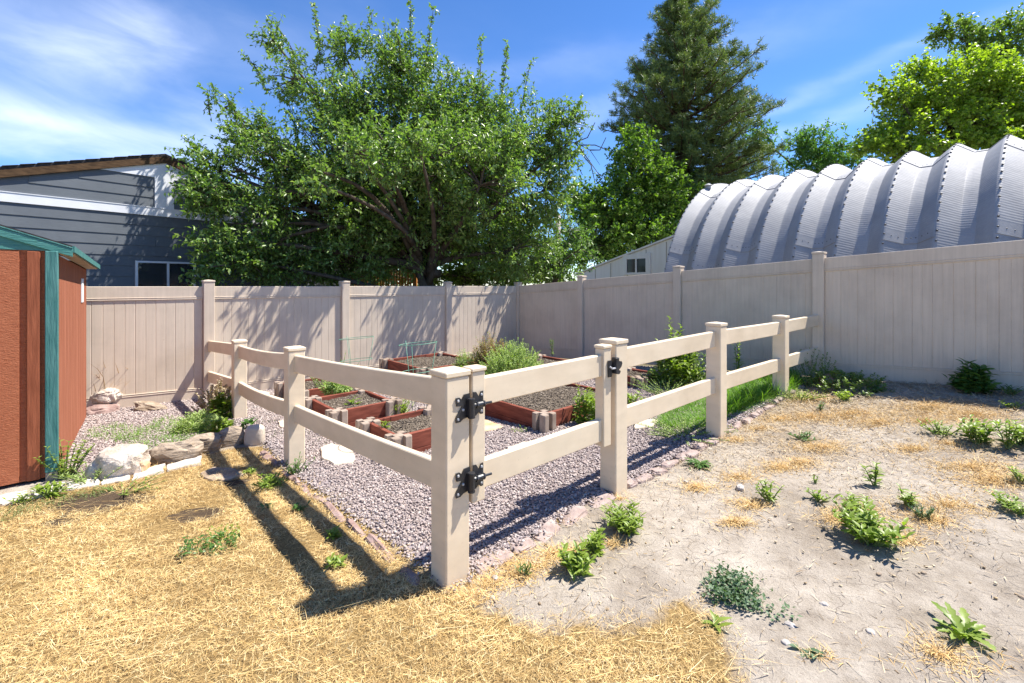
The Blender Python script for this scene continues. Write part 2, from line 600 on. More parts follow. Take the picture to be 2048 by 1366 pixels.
M['galv'] = galv()
M['galv_bolt'] = m_noise('bolt_heads', (.05, .05, .055), (.10, .10, .11), 10, .5, .4)

# ------------------------------------------------------------------ main layout (world metres)
PA = Vector((-4.075, 6.24))      # back fence post where the left rails end
PC = Vector((.131, 10.15))       # fence corner
PE = Vector((5.02, 4.56))        # a point on the right-hand fence
PB = Vector((3.872, 5.875))      # fence post where the right rails end
dB = (PC - PA).normalized()      # back fence direction
dR = (PE - PC).normalized()      # right fence direction, towards the camera
P0 = Vector((-.299, 2.119))      # front edges of the rail-fence posts
dL = Vector((-.6755, .7374)).normalized()
dG = Vector((.743, .669)).normalized()
L1 = P0 + dL * 2.24
L2 = P0 + dL * 4.129
R1 = P0 + dG * 1.303
R2 = P0 + dG * 2.819
R3 = P0 + dG * 4.409
PW = .13


def ctr(p):
    return p + (dG + dL) * (PW / 2)


# gravel area and lawn area
GRAVEL = np.array([list(P0 + dL * .0 + dG * .02), list(ctr(R1)), list(ctr(R2)), list(ctr(R3)), [3.75, 5.78], list(PC), list(PA), list(PA - dB * 1.5),
                   [-4.9, 5.1], [-3.75, 3.75]] + [list(G(*q)[:2]) for q in ((170, 950), (230, 935), (300, 915), (380, 895), (445, 888), (530, 886))] + [list(L1 - dG * .02)])
LAWN = Gxy([(905, 1180), (945, 1212), (1010, 1235), (1080, 1262), (1160, 1250), (1230, 1262), (1300, 1245), (1360, 1205), (1420, 1225), (1462, 1290), (1480, 1366)])
LAWN = np.vstack([LAWN, [[1.0, .6], [1.0, -6], [-9, -6], [-9, 3.2], [-4.2, 3.1]], Gxy([(60, 1000), (120, 985), (200, 965), (300, 935), (400, 912), (470, 895), (530, 890), (560, 925)]),
                  np.array([list(L1), list(P0)])])

# ------------------------------------------------------------------ ground sheet
ax = np.concatenate([np.linspace(-160, -12, 14)[:-1], np.linspace(-12, -7, 12)[:-1], np.arange(-7, 7, .04), np.linspace(7, 12, 12), np.linspace(12, 160, 14)[1:]])
ay = np.concatenate([np.linspace(-120, -6, 8)[:-1], np.linspace(-6, .6, 14)[:-1], np.arange(.6, 5.5, .03), np.arange(5.5, 11, .06), np.linspace(11, 16, 12), np.linspace(16, 220, 16)[1:]])
gx, gy = np.meshgrid(ax, ay)
fx, fy = gx.ravel(), gy.ravel()
fz = np.concatenate([hgt(fx[i:i + 20000], fy[i:i + 20000]) for i in range(0, len(fx), 20000)])
near = (np.abs(fx) < 8) & (fy > .3) & (fy < 11)
micro = np.zeros(len(fx))
for i in np.nonzero(near)[0]:
    p = Vector((fx[i], fy[i], 0))
    micro[i] = noise.noise(p * 1.3) * .018 + noise.noise(p * 5.0) * .007 + noise.noise(p * 14) * .0035
ingr = inside(fx, fy, GRAVEL)
micro[ingr] *= .25
fz2 = fz + micro
nx, ny = len(ax), len(ay)
I = np.arange(nx * ny).reshape(ny, nx)
Q = np.stack([I[:-1, :-1].ravel(), I[:-1, 1:].ravel(), I[1:, 1:].ravel(), I[1:, :-1].ravel()], -1)

ml, nt, b = new_mat('dirt_and_dry_lawn', .95, .08)
v = coords(nt)
nA = noise_n(nt, v, 1.4, 6)
nB = noise_n(nt, v, 11, 7, .65)
nC = noise_n(nt, v, 85, 5, .7)
dirt = ramp(nt, nA.outputs['Fac'], [(.3, (.265, .225, .185)), (.52, (.37, .325, .275)), (.7, (.43, .385, .33))])
dirt = mix(nt, .9, dirt, ramp(nt, nB.outputs['Fac'], [(.3, (.72, .69, .66)), (.65, (1.08, 1.08, 1.08))]), 'MULTIPLY')
nD = noise_n(nt, v, 300, 3, .7)
dirt = mix(nt, .7, dirt, ramp(nt, nD.outputs['Fac'], [(.30, (.62, .60, .57)), (.42, (.97, .97, .96)), (.72, (1.12, 1.11, 1.1))]), 'MULTIPLY')
dirt = mix(nt, .7, dirt, ramp(nt, nC.outputs['Fac'], [(.28, (.45, .42, .40)), (.42, (1, 1, 1)), (.7, (1.1, 1.1, 1.1))]), 'MULTIPLY')
wv = nd(nt, 'ShaderNodeTexNoise', ins={'Scale': 4.0, 'Detail': 4.0})
nt.links.new(v, wv.inputs['Vector'])
vm = nd(nt, 'ShaderNodeVectorMath', operation='MULTIPLY_ADD')
nt.links.new(wv.outputs['Color'], vm.inputs[0])
vm.inputs[1].default_value = (.25, .25, .25)
nt.links.new(v, vm.inputs[2])
crk = nd(nt, 'ShaderNodeTexVoronoi', feature='DISTANCE_TO_EDGE', ins={'Scale': 5.5, 'Randomness': 1.0})
nt.links.new(vm.outputs['Vector'], crk.inputs['Vector'])
cmask = ramp(nt, crk.outputs['Distance'], [(0, 1.0), (.012, 0.0)])
cw = ramp(nt, noise_n(nt, v, 2.3, 2).outputs['Fac'], [(.42, 0.0), (.56, .8)])
cm = mix(nt, 1.0, cmask, cw, 'MULTIPLY')
dirt = mix(nt, cm, dirt, (.20, .165, .135))
nL = noise_n(nt, v, 130, 6, .75)
lawnc = ramp(nt, nL.outputs['Fac'], [(.34, (.10, .062, .026)), (.5, (.25, .165, .068)), (.68, (.44, .305, .135))])
at = nd(nt, 'ShaderNodeAttribute', attribute_name='lawn')
am = nd(nt, 'ShaderNodeMath', operation='ADD')
nt.links.new(at.outputs['Fac'], am.inputs[0])
mm = nd(nt, 'ShaderNodeMath', operation='MULTIPLY_ADD')
nt.links.new(nB.outputs['Fac'], mm.inputs[0])
mm.inputs[1].default_value = .8
mm.inputs[2].default_value = -.4
nt.links.new(mm.outputs[0], am.inputs[1])
ba = nd(nt, 'ShaderNodeAttribute', attribute_name='bare')
bm_ = nd(nt, 'ShaderNodeMath', operation='MULTIPLY_ADD')
nt.links.new(nB.outputs['Fac'], bm_.inputs[0])
bm_.inputs[1].default_value = 1.6
bm_.inputs[2].default_value = -.8
bs_ = nd(nt, 'ShaderNodeMath', operation='ADD')
nt.links.new(ba.outputs['Fac'], bs_.inputs[0])
nt.links.new(bm_.outputs[0], bs_.inputs[1])
lawnc = mix(nt, ramp(nt, bs_.outputs[0], [(.45, 0.0), (.6, 1.0)]), lawnc, (.085, .06, .04))
# thin thatch mixed into the dirt
th_ = nd(nt, 'ShaderNodeAttribute', attribute_name='thatch')
ts_ = nd(nt, 'ShaderNodeMath', operation='ADD')
nt.links.new(th_.outputs['Fac'], ts_.inputs[0])
nt.links.new(bm_.outputs[0], ts_.inputs[1])
dirt = mix(nt, ramp(nt, ts_.outputs[0], [(.35, 0.0), (.75, .75)]), dirt, ramp(nt, nL.outputs['Fac'], [(.35, (.13, .09, .055)), (.55, (.33, .25, .16)), (.7, (.45, .36, .24))]))
lm = ramp(nt, am.outputs[0], [(.38, 0.0), (.62, 1.0)])
gcol = mix(nt, lm, dirt, lawnc)
ya = nd(nt, 'ShaderNodeAttribute', attribute_name='yard')
yc = ramp(nt, nB.outputs['Fac'], [(.3, (.07, .065, .035)), (.7, (.15, .13, .085))])
nt.links.new(mix(nt, ya.outputs['Fac'], gcol, yc), b.inputs['Base Color'])
p1 = bump(nt, b, nB.outputs['Fac'], .5, .03)
p2 = bump(nt, b, nC.outputs['Fac'], .8, .010, p1)
p2 = bump(nt, b, nD.outputs['Fac'], .5, .004, p2)
inv = nd(nt, 'ShaderNodeMath', operation='SUBTRACT')
inv.inputs[0].default_value = 1.0
nt.links.new(cm, inv.inputs[1])
bump(nt, b, inv.outputs[0], .5, .006, p2)
ground = np_mesh('ground', np.stack([fx, fy, fz2], -1), Q, ml, smooth=True)
tag(ground, kind='structure')
sd = np.where(inside(fx, fy, LAWN), 1, -1) * dist_poly(fx, fy, LAWN)
offs = (fx - PA.x) * -dB.y + (fy - PA.y) * dB.x
offr = (fx - PC.x) * dR.y - (fy - PC.y) * dR.x
outm = np.clip(np.maximum(offs if np.dot([-PA.x, -PA.y], [-dB.y, dB.x]) < 0 else -offs, -offr if np.dot([-PC.x, -PC.y], [dR.y, -dR.x]) > 0 else offr) / .2, 0, 1)
at2 = ground.data.attributes.new('yard', 'FLOAT', 'POINT')
at2.data.foreach_set('value', outm.astype(np.float32))
att = ground.data.attributes.new('lawn', 'FLOAT', 'POINT')
BARE = Gxy([(190, 1005), (395, 1030), (470, 965), (120, 1045), (250, 1000)])
bv_ = np.zeros(len(fx))
for bp, r_ in zip(BARE, (.26, .13, .10, .09, .14)):
    bv_ = np.maximum(bv_, np.clip(1.25 - np.hypot((fx - bp[0]) / 1.6, fy - bp[1]) / r_, 0, 1))
a3 = ground.data.attributes.new('bare', 'FLOAT', 'POINT')
a3.data.foreach_set('value', bv_.astype(np.float32))
tvn = np.zeros(len(fx))
for i in np.nonzero(near)[0]:
    tvn[i] = noise.noise(Vector((fx[i] * 1.1, fy[i] * 1.6, 4.2)))
tv = np.clip((fy - 2.9) * .30, 0, .42) + np.clip(tvn * .7, -.3, .4)
a4 = ground.data.attributes.new('thatch', 'FLOAT', 'POINT')
a4.data.foreach_set('value', np.clip(tv, 0, 1).astype(np.float32))
ground.data.attributes['lawn'].data.foreach_set('value', np.clip(sd / .3 + .5, 0, 1).astype(np.float32))

# gravel bed sheet
st = .05
bx, by = np.meshgrid(np.arange(-6, 4.5, st), np.arange(1.9, 10.6, st))
keep = inside(bx + st / 2, by + st / 2, GRAVEL)
ii = np.nonzero(keep.ravel())[0]
x0, y0 = bx.ravel()[ii], by.ravel()[ii]
cc = np.stack([np.stack([x0 + a * st, y0 + c * st], -1) for a, c in ((0, 0), (1, 0), (1, 1), (0, 1))], 1).reshape(-1, 2)
cu, invi = np.unique(np.round(cc / st).astype(int), axis=0, return_inverse=True)
cu = cu * st
gz = hgt(cu[:, 0], cu[:, 1]) + .016
gm = m_noise('gravel_fines', (.20, .165, .17), (.38, .33, .33), 60, .95, .1, .8, 120, (1, 1, 1), .01)
gb = np_mesh('gravel_bed', np.column_stack([cu, gz]), invi.reshape(-1, 4), gm, smooth=True)
tag(gb, kind='structure')

# bed footprints (front corner, size along bu, size along bv, top z)
bu = Vector((.735, .678))
bv = Vector((-.678, .735))
BEDS = [
    ('front', Vector((-.95, 3.88)), .66, .56, .125),
    ('middle', Vector((-1.79, 4.74)), .62, .70, .095),
    ('left', Vector((-2.63, 5.76)), .60, .66, .06),
    ('tall', Vector((-1.28, 6.74)), 1.06, 1.13, .15),
    ('large', Vector((.31, 4.49)), 1.23, 1.0, .14),
    ('small', Vector((1.67, 6.11)), .50, .50, .15),
    ('corner', Vector((.50, 6.77)), .90, 1.0, .13)]
BEDPOLY = []
for nme, fc, a, c, zt in BEDS:
    BEDPOLY.append(np.array([list(fc), list(fc + bu * a), list(fc + bu * a + bv * c), list(fc + bv * c)]))

# loose gravel stones
N = 430000
px = RNG.uniform(-5.6, 4.1, N)
py = RNG.uniform(2.0, 10.2, N)
jit = RNG.normal(0, .03, (N, 2))
ok = inside(px + jit[:, 0], py + jit[:, 1], GRAVEL)
ok &= RNG.uniform(0, 1, N) < np.clip(1.25 - (py - 3.0) * .16, .32, 1)
for bp in BEDPOLY:
    ok &= ~inside(px, py, bp)
px, py = px[ok], py[ok]
n = len(px)
sz = RNG.uniform(.0055, .0138, n) * np.clip(.8 + (py - 2) * .07, .8, 1.3)
cube = np.array([(-1, -1, -1), (1, -1, -1), (1, 1, -1), (-1, 1, -1), (-1, -1, 1), (1, -1, 1), (1, 1, 1), (-1, 1, 1)], float)
cq = np.array([(3, 2, 1, 0), (4, 5, 6, 7), (0, 1, 5, 4), (1, 2, 6, 5), (2, 3, 7, 6), (3, 0, 4, 7)])


def stones(px, py, pz, sz, flat=.6, jitter=.38):
    n = len(px)
    v = cube[None] * (1 + RNG.uniform(-jitter, jitter, (n, 8, 3)))
    v *= np.stack([RNG.uniform(.7, 1.35, n), RNG.uniform(.6, 1.0, n), RNG.uniform(flat * .6, flat * 1.3, n)], -1)[:, None]
    a = RNG.uniform(0, 6.28, n)
    t = RNG.normal(0, .45, n)
    ca, sa, ct, stt = np.cos(a), np.sin(a), np.cos(t), np.sin(t)
    x, y, z = v[..., 0], v[..., 1], v[..., 2]
    y, z = y * ct[:, None] - z * stt[:, None], y * stt[:, None] + z * ct[:, None]
    x, y = x * ca[:, None] - y * sa[:, None], x * sa[:, None] + y * ca[:, None]
    V = np.stack([x, y, z], -1) * (sz * .62)[:, None, None] + np.stack([px, py, pz], -1)[:, None]
    Q = (np.arange(n) * 8)[:, None, None] + cq[None]
    return V.reshape(-1, 3), Q.reshape(-1, 4)


V, Q = stones(px, py, hgt(px, py) + .018 + RNG.uniform(0, .008, n), sz)
tag(np_mesh('loose_gravel', V, Q, M['gravel']), 'pinkish grey crushed gravel spread inside the rail fence', 'gravel', kind='stuff')
NG = n

# ------------------------------------------------------------------ dry lawn blades


def patch_noise(x, y, s, off=0.0):
    return np.array([noise.noise(Vector((a * s + off, c * s - off, off))) for a, c in zip(x, y)])


N = 440000
px = RNG.uniform(-4.4, 1.3, N)
py = RNG.uniform(1.45, 4.2, N)
e = RNG.normal(0, .06, (N, 2))
ok = inside(px + e[:, 0], py + e[:, 1], LAWN) & (np.abs(px) < (py * 1.12 + .15))
ok &= RNG.uniform(0, 1, N) < np.clip(1.2 - (py - 1.6) * .28, .5, 1)
px, py = px[ok], py[ok]
pn = patch_noise(px, py, 2.2)
pn2 = patch_noise(px, py, 9.0, 7.0)
ok = RNG.uniform(-.62, .42, len(px)) < pn * .7 + pn2 * .6 + .08
bare = Gxy([(190, 1005), (395, 1030), (310, 1060), (470, 965), (120, 1045)])
for bp, r in zip(bare, (.20, .10, .07, .10, .06)):
    ok &= (np.hypot((px - bp[0]) / 1.6, py - bp[1]) > r * RNG.uniform(.6, 1.2, len(px)))
px, py = px[ok], py[ok]
n = len(px)
# combed direction: mostly lying, mown streaks running up to the right
ang = RNG.normal(.35, 1.5, n)
el = np.abs(RNG.normal(.22, .42, n))
d = np.stack([np.cos(ang) * np.cos(el), np.sin(ang) * np.cos(el), np.sin(el)], -1) * np.where(RNG.uniform(0, 1, n) < .3, -1, 1)[:, None]
d[:, 2] = np.abs(d[:, 2])
up = np.tile((0, 0, 1.0), (n, 1)) + RNG.normal(0, .35, (n, 3))
L = RNG.uniform(.018, .052, n)
W = RNG.uniform(.0008, .0016, n) * np.clip(.55 + py * .28, 1, 1.7)
V, Q = strips(np.stack([px, py, hgt(px, py) + RNG.uniform(-.004, .018, n)], -1), d, up, L, W, RNG.uniform(-.1, .6, n), BLADE, .1)
n2 = 1700
qx = RNG.uniform(-3.6, .9, n2)
qy = RNG.uniform(1.5, 3.6, n2)
k = inside(qx, qy, LAWN)
qx, qy = qx[k], qy[k]
n2 = len(qx)
ang = RNG.normal(.42, .35, n2)
d2 = np.stack([np.cos(ang), np.sin(ang), RNG.normal(.03, .06, n2)], -1)
V2, Q2 = strips(np.stack([qx, qy, hgt(qx, qy) + RNG.uniform(.012, .028, n2)], -1), d2, np.tile((0, 0, 1.0), (n2, 1)), RNG.uniform(.10, .24, n2), RNG.uniform(.0011, .0019, n2), RNG.normal(.05, .08, n2), BLADE, .1)
lawn = np_mesh('dry_lawn', np.vstack([V, V2]), np.vstack([Q, Q2 + len(V)]), M['straw'])
tag(lawn, 'straw yellow dead lawn covering the lower left ground', 'dry grass', kind='stuff')

# dry tufts on the dirt (many small patches that run into each other)
TUFTS = [(1560, 935, .16, .07), (1480, 955, .14, .05), (1600, 925, .12, .05), (1395, 975, .12, .05), (1500, 1010, .12, .05), (1470, 1045, .10, .04), (1900, 1015, .25, .10), (1860, 1040, .15, .08), (1680, 1040, .12, .06), (1720, 1025, .14, .06),
         (1130, 1040, .05, .03), (1110, 1110, .14, .05), (1080, 1135, .12, .05), (1150, 1105, .08, .04), (1230, 1090, .07, .03), (1640, 895, .22, .10), (1700, 830, .35, .12), (1760, 845, .25, .1), (1850, 845, .3, .1), (1620, 835, .25, .1), (1560, 840, .2, .1),
         (1900, 890, .2, .1), (1830, 900, .2, .1), (1620, 800, .3, .1), (1860, 815, .35, .1), (1950, 830, .3, .1), (1800, 1080, .12, .06), (1880, 1310, .14, .05), (1640, 1315, .06, .03), (1520, 860, .2, .08), (1470, 880, .12, .06), (1990, 960, .25, .1), (1940, 935, .25, .1),
         (1240, 1000, .05, .02), (1005, 1125, .12, .04), (985, 1165, .13, .05), (940, 1195, .12, .05), (1040, 1150, .10, .04)]
TB = []
for u, vv, r, dens in TUFTS:
    c = G(u, vv)
    k = int(760 * (r / .15) ** 1.6)
    a = RNG.uniform(0, 6.28, k)
    rr = r * np.abs(RNG.normal(0, .55, k))
    TB.append(np.stack([c.x + rr * np.cos(a) * 1.5, c.y + rr * np.sin(a) * .9], -1))
TB = np.concatenate(TB)
n = len(TB)
ang = RNG.uniform(0, 6.28, n)
el = np.abs(RNG.normal(.35, .4, n))
d = np.stack([np.cos(ang) * np.cos(el), np.sin(ang) * np.cos(el), np.sin(el)], -1)
V, Q = strips(np.column_stack([TB, hgt(TB[:, 0], TB[:, 1]) + .003]), d, np.tile((0, 0, 1.0), (n, 1)) + RNG.normal(0, .3, (n, 3)), RNG.uniform(.025, .07, n), RNG.uniform(.0016, .0032, n), RNG.uniform(0, .8, n), BLADE, .1)
tag(np_mesh('dry_tufts', V, Q, M['tuft']), 'tufts of dead golden grass scattered over the bare dirt', 'dry grass', kind='stuff')

# litter on the dirt: short straws, chips, crumbs
N = 95000
px = RNG.uniform(-.4, 6.4, N)
py = RNG.uniform(1.5, 6.2, N)
ok = ~inside(px, py, LAWN) & ~inside(px, py, GRAVEL) & (np.abs(px) < py * 1.12 + .1)
side = (px - PC.x) * -dR.y + (py - PC.y) * dR.x
nrmR = Vector((dR.y, -dR.x))
ok &= ((px - PC.x) * nrmR.x + (py - PC.y) * nrmR.y) * (-1 if nrmR.dot(Vector((0, 0)) - PC) < 0 else 1) > .05
pn = patch_noise(px, py, 1.1, 3.0)
dens = .09 + np.clip((py - 2.7) * .42, 0, .8) + np.clip(pn, 0, .5) * .7
ok &= RNG.uniform(0, 1, N) < dens
px, py = px[ok], py[ok]
n = len(px)
ang = RNG.uniform(0, 6.28, n)
d = np.stack([np.cos(ang), np.sin(ang), np.abs(RNG.normal(0, .12, n))], -1)
V, Q = strips(np.stack([px, py, hgt(px, py) + RNG.uniform(.006, .016, n)], -1), d, np.tile((0, 0, 1.0), (n, 1)) + RNG.normal(0, .4, (n, 3)), RNG.uniform(.012, .06, n) * np.clip(py * .33, 1, 1.9), RNG.uniform(.0013, .0045, n) * np.clip(py * .33, 1, 1.6), RNG.normal(0, .3, n), BLADE, .1)
k = 1500
sx = RNG.uniform(-.2, 5, k)
sy = RNG.uniform(1.5, 5, k)
o2 = ~inside(sx, sy, LAWN) & ~inside(sx, sy, GRAVEL)
sx, sy = sx[o2], sy[o2]
V2, Q2 = stones(sx, sy, hgt(sx, sy) + .004, RNG.uniform(.003, .010, len(sx)))
tag(np_mesh('ground_litter', np.vstack([V, V2]), np.vstack([Q, Q2 + len(V)]), M['litter']), 'straw bits, twigs and crumbs littering the bare dirt', 'litter', kind='stuff')

# ------------------------------------------------------------------ privacy fences


def perp(d):
    return Vector((-d.y, d.x))


def fence_cap(mb, c, ux, w, z):
    uy = perp(ux)
    mb.box(c, ux, uy, w + .010, w + .010, z, z + .026, bev=.004)
    q = [c + ux * a * (w / 2 + .002) + uy * b_ * (w / 2 + .002) for a, b_ in ((-1, -1), (1, -1), (1, 1), (-1, 1))]
    mb.add([(p.x, p.y, z + .0255) for p in q] + [(c.x, c.y, z + .036)], [(0, 1, 4), (1, 2, 4), (2, 3, 4), (3, 0, 4)])


def privacy_fence(label, start, d, posts, ztop, zbot, step, skip_first=False, gmin=.009, group='tan privacy fences'):
    """posts: distances along d; ztop/zbot: functions of that distance"""
    root = thing('privacy_fence', label, 'fence', (start.x, start.y, zbot(0)), group)
    pn = perp(d)
    for i, s in enumerate(posts):
        c = start + d * s
        if not (skip_first and i == 0):
            mb = MB()
            mb.box(c, d, pn, .127, .127, zbot(s) - .25, ztop(s) + .055, bev=.006)
            po = mb.build('post', M['vinyl'], root)
            mc = MB()
            fence_cap(mc, c, d, .127, ztop(s) + .0555)
            mc.build('post_cap', M['vinyl'], po)
        if i + 1 < len(posts):
            a, b_ = s + .064, posts[i + 1] - .064
            for nm, zf, hh in (('top_rail', lambda q: ztop(q), .175), ('bottom_rail', lambda q: zbot(q) + .175, .19)):
                mr = MB()
                pa, pb = start + d * a, start + d * b_
                mr.beam((pa.x, pa.y, zf(a)), (pb.x, pb.y, zf(b_)), pn.to_3d(), .045, hh)
                rid = .006
                off = -hh + .012 if nm == 'top_rail' else -.004
                for o in (off, off + (.022 if nm == 'top_rail' else -.022)):
                    mr.beam((pa.x, pa.y, zf(a) + o + .004), (pb.x, pb.y, zf(b_) + o + .004), pn.to_3d(), .056, .008, bev=.003)
                mr.build(nm, M['vinyl'], root)
            # tongue and groove boards, one sheet with V grooves
            nb = max(1, round((b_ - a) / step))
            w = (b_ - a) / nb
            prof = []
            for k in range(nb):
                s0 = a + k * w
                g_ = .0108 if k % 2 == 0 else max(gmin, .0118)
                prof += [(s0, g_), (s0 + .005, .015), (s0 + w - .005, .015)]
            prof.append((b_, .006))
            V_, Q_ = [], []
            for q, t in prof:
                for sg in (1, -1):
                    p = start + d * q + pn * (sg * t)
                    V_ += [(p.x, p.y, zbot(q) + .17), (p.x, p.y, ztop(q) - .16)]
            for k in range(len(prof) - 1):
                o = k * 4
                Q_ += [(o, o + 4, o + 5, o + 1), (o + 6, o + 2, o + 3, o + 7)]
            mp = MB()
            mp.add(V_, Q_)
            mp.build('board_panel', M['vinyl'], root)
    return root


def along(start, d, u):
    """distance along a line where it crosses photo column u"""
    k = ray(u)
    return (k * start.y - start.x) / (d.x - k * d.y)


def lin(z0, z1, L):
    return lambda s: z0 + (z1 - z0) * s / L


LB = (PC - PA).length
bs = PA - dB * 3.66
sp = [0, 1.83, 3.66, 3.66 + along(PA, dB, 689), 3.66 + along(PA, dB, 895), 3.66 + LB]
zt = lambda s: 1.345 + (1.317 - 1.345) * (s - 3.66) / LB
zb = lambda s: -.175 if s > 3.66 else -.175 + (3.66 - s) * .04
privacy_fence('tan vinyl privacy fence along the back, crossed by tree shadows', bs, dB, sp, zt, zb, .101)
sR = [0, along(PC, dR, 1163.5), along(PC, dR, 1357), along(PC, dR, 1638.5), along(PC, dR, 1638.5) + 2.3, along(PC, dR, 1638.5) + 4.4]
ztR = lambda s: 1.317 + s * (1.70 - 1.317) / 5.68
zbR = lambda s: -.172 + s * (.345 + .172) / 7.43
privacy_fence('tan vinyl privacy fence on the right, its near face in shade', PC, dR, sR, ztR, zbR, .084, skip_first=True, gmin=.0125)

# ------------------------------------------------------------------ rail fences


def rail_post(root, corner, zbase, ztop, w=PW):
    c = corner + (dG + dL) * (w / 2)
    mb = MB()
    mb.box(c, dG, perp(dG), w, w, zbase - .2, ztop, bev=.006)
    po = mb.build('post', M['vinyl_rail'], root)
    mc = MB()
    fence_cap(mc, c, dG, w, ztop + .0005)
    mc.build('post_cap', M['vinyl_rail'], po)
    return c


def rail(root, a, b_, za, zb_, name='rail', sag=0.0, h=.137, w=.042, mat='vinyl_rail'):
    d = (b_ - a).normalized()
    mb = MB()
    mb.beam((a.x, a.y, za), (b_.x, b_.y, zb_), perp(d).to_3d(), w, h, bev=.005, seg=8, sag=sag)
    return mb.build(name, M[mat], root)


lf = thing('rail_fence', 'cream two-rail fence on the left, ending in the big corner post with black hinges', 'fence', (P0.x, P0.y, 0), 'cream two-rail fences')
c0 = rail_post(lf, P0, 0, .962, .133)
c1 = rail_post(lf, L1, -.113, .838)
c2 = rail_post(lf, L2, -.14, .722)
hw = PW / 2 - .002
pa_ = PA + Vector((.02, -.02))
for dz in (0, -.408):
    rail(lf, c0 + dL * hw, c1 - dL * hw, .938 + dz, .802 + dz, sag=.008)
    rail(lf, c1 + dL * hw, c2 - dL * hw, .806 + dz, .693 + dz, sag=.022)
    rail(lf, c2 + dL * hw, pa_ - (pa_ - c2).normalized() * .04, .697 + dz, .622 + dz)
rf = thing('rail_fence', 'cream two-rail fence on the right between the gate and the tall tan fence', 'fence', (R1.x, R1.y, 0), 'cream two-rail fences')
k1 = rail_post(rf, R1, .02, 1.0)
k2 = rail_post(rf, R2, .045, 1.018)
k3 = rail_post(rf, R3, .13, 1.005)
for dz in (0, -.402):
    rail(rf, k1 + dG * hw, k2 - dG * hw, .957 + dz, .974 + dz)
    rail(rf, k2 + dG * hw, k3 - dG * hw, .976 + dz, .966 + dz)
    e = PB + Vector((.0, .0))
    rail(rf, k3 + dG * hw, e - (e - k3).normalized() * .06, .970 + dz, .992 + dz)

# ------------------------------------------------------------------ gate
gate = thing('gate', 'cream two-rail gate hung on black hinges', 'gate', (P0.x + .12, P0.y + .1, .34))
t0, t1, t2, t3 = .150, .230, 1.178, 1.256
for ta, tb, z0, z1 in ((t0, t1, .342, .972), (t2, t3, .366, .985)):
    c = P0 + dG * ((ta + tb) / 2) + dL * (.038)
    mb = MB()
    mb.box(c, dG, perp(dG), tb - ta, .070, z0, z1, bev=.005)
    so = mb.build('stile', M['vinyl_rail'], gate)
    mc = MB()
    uy = perp(dG)
    mc.box(c, dG, uy, tb - ta + .012, .082, z1 + .0005, z1 + .020, bev=.004)
    mc.build('stile_cap', M['vinyl_rail'], so)
ga = P0 + dG * (t1 - .002) + dL * .040
gb_ = P0 + dG * (t2 + .004) + dL * .040
rail(gate, ga, gb_, .934, .945, 'gate_rail')
rail(gate, ga, gb_, .526, .538, 'gate_rail')
fN = (-perp(dG))        # towards the camera side
fN3 = fN.to_3d()
dG3 = dG.to_3d()
Z3 = Vector((0, 0, 1))


def plate(mb, o, pts, t0_, t1_):
    """flat plate: pts (along gate, up) from o, thickness between t0_ and t1_ outwards"""
    n_ = len(pts)
    vs = [o + dG3 * a + Z3 * c + fN3 * t0_ for a, c in pts] + [o + dG3 * a + Z3 * c + fN3 * t1_ for a, c in pts]
    fs = [tuple(range(n_)), tuple(range(2 * n_ - 1, n_ - 1, -1))]
    for i in range(n_):
        j = (i + 1) % n_
        fs.append((i, i + n_, j + n_, j))
    mb.add(vs, fs)


for zh in (.818, .470):
    o = Vector((P0.x, P0.y, zh)) + dG3 * .135
    mb = MB()
    # leaf on the post: Z-shaped plate; leaf on the gate: notched plate
    plate(mb, o, [(-.088, .048), (-.066, .048), (-.052, .036), (-.04, .058), (-.005, .060), (-.005, -.05), (-.045, -.055), (-.062, -.066), (-.086, -.066), (-.086, -.038), (-.05, .006), (-.082, .010)], .002, .007)
    hp = mb.build('hinge', M['black_metal'], gate)
    mb = MB()
    plate(mb, o, [(.012, .062), (.03, .060), (.046, .035), (.058, .058), (.072, .060), (.072, -.050), (.056, -.050), (.046, -.036), (.03, -.052), (.012, -.055)], .004, .009)
    mb.build('gate_plate', M['black_metal'], hp)
    mb = MB()
    kc = o + dG3 * (-.012) + fN3 * .026
    mb.tube([kc + Z3 * .036, kc - Z3 * .046], .0155, 12)
    mb.tube([kc + Z3 * .036, kc + Z3 * .040], [.0175, .0165], 12)
    mb.tube([kc - Z3 * .046, kc - Z3 * .052], .018, 12)
    mb.box((kc - fN3 * .012).xy, dG, perp(dG), .03, .022, kc.z - .045, kc.z + .036)
    mb.build('barrel', M['black_metal'], hp)
    mb = MB()
    b0 = kc + Z3 * .004
    mb.tube([b0, b0 + dG3 * .028], .011, 10)
    mb.tube([b0 + dG3 * .026, b0 + dG3 * .034], .0165, 6)
    mb.tube([b0 + dG3 * .036, b0 + dG3 * .068], .0125, 10)
    mb.tube([b0 + dG3 * .068, b0 + dG3 * .076], .0165, 6)
    mb.tube([b0 + dG3 * .074, b0 + dG3 * .118 + fN3 * .004], .0062, 8)
    mb.box((o + dG3 * .052 + fN3 * .016).xy, dG, perp(dG), .03, .022, zh - .005, zh + .014)
    mb.build('adjuster_bolt', M['black_metal'], hp)
    mb = MB()
    for a, c, off in ((-.074, .034, .007), (-.074, -.052, .007), (-.046, -.012, .007), (.062, .044, .009), (.062, -.036, .009)):
        s0 = o + dG3 * a + Z3 * c + fN3 * off
        mb.tube([s0 - fN3 * .001, s0 + fN3 * .004], [.0075, .005], 8)
    mb.build('screw_heads', M['steel'], hp)
lo = Vector((P0.x, P0.y, .865)) + dG3 * t3
mb = MB()
plate(mb, lo, [(-.044, .042), (-.004, .042), (-.004, -.062), (-.040, -.062)], -.001, .006)
la = mb.build('latch', M['black_metal'], gate)
mb = MB()
c = lo + fN3 * .006
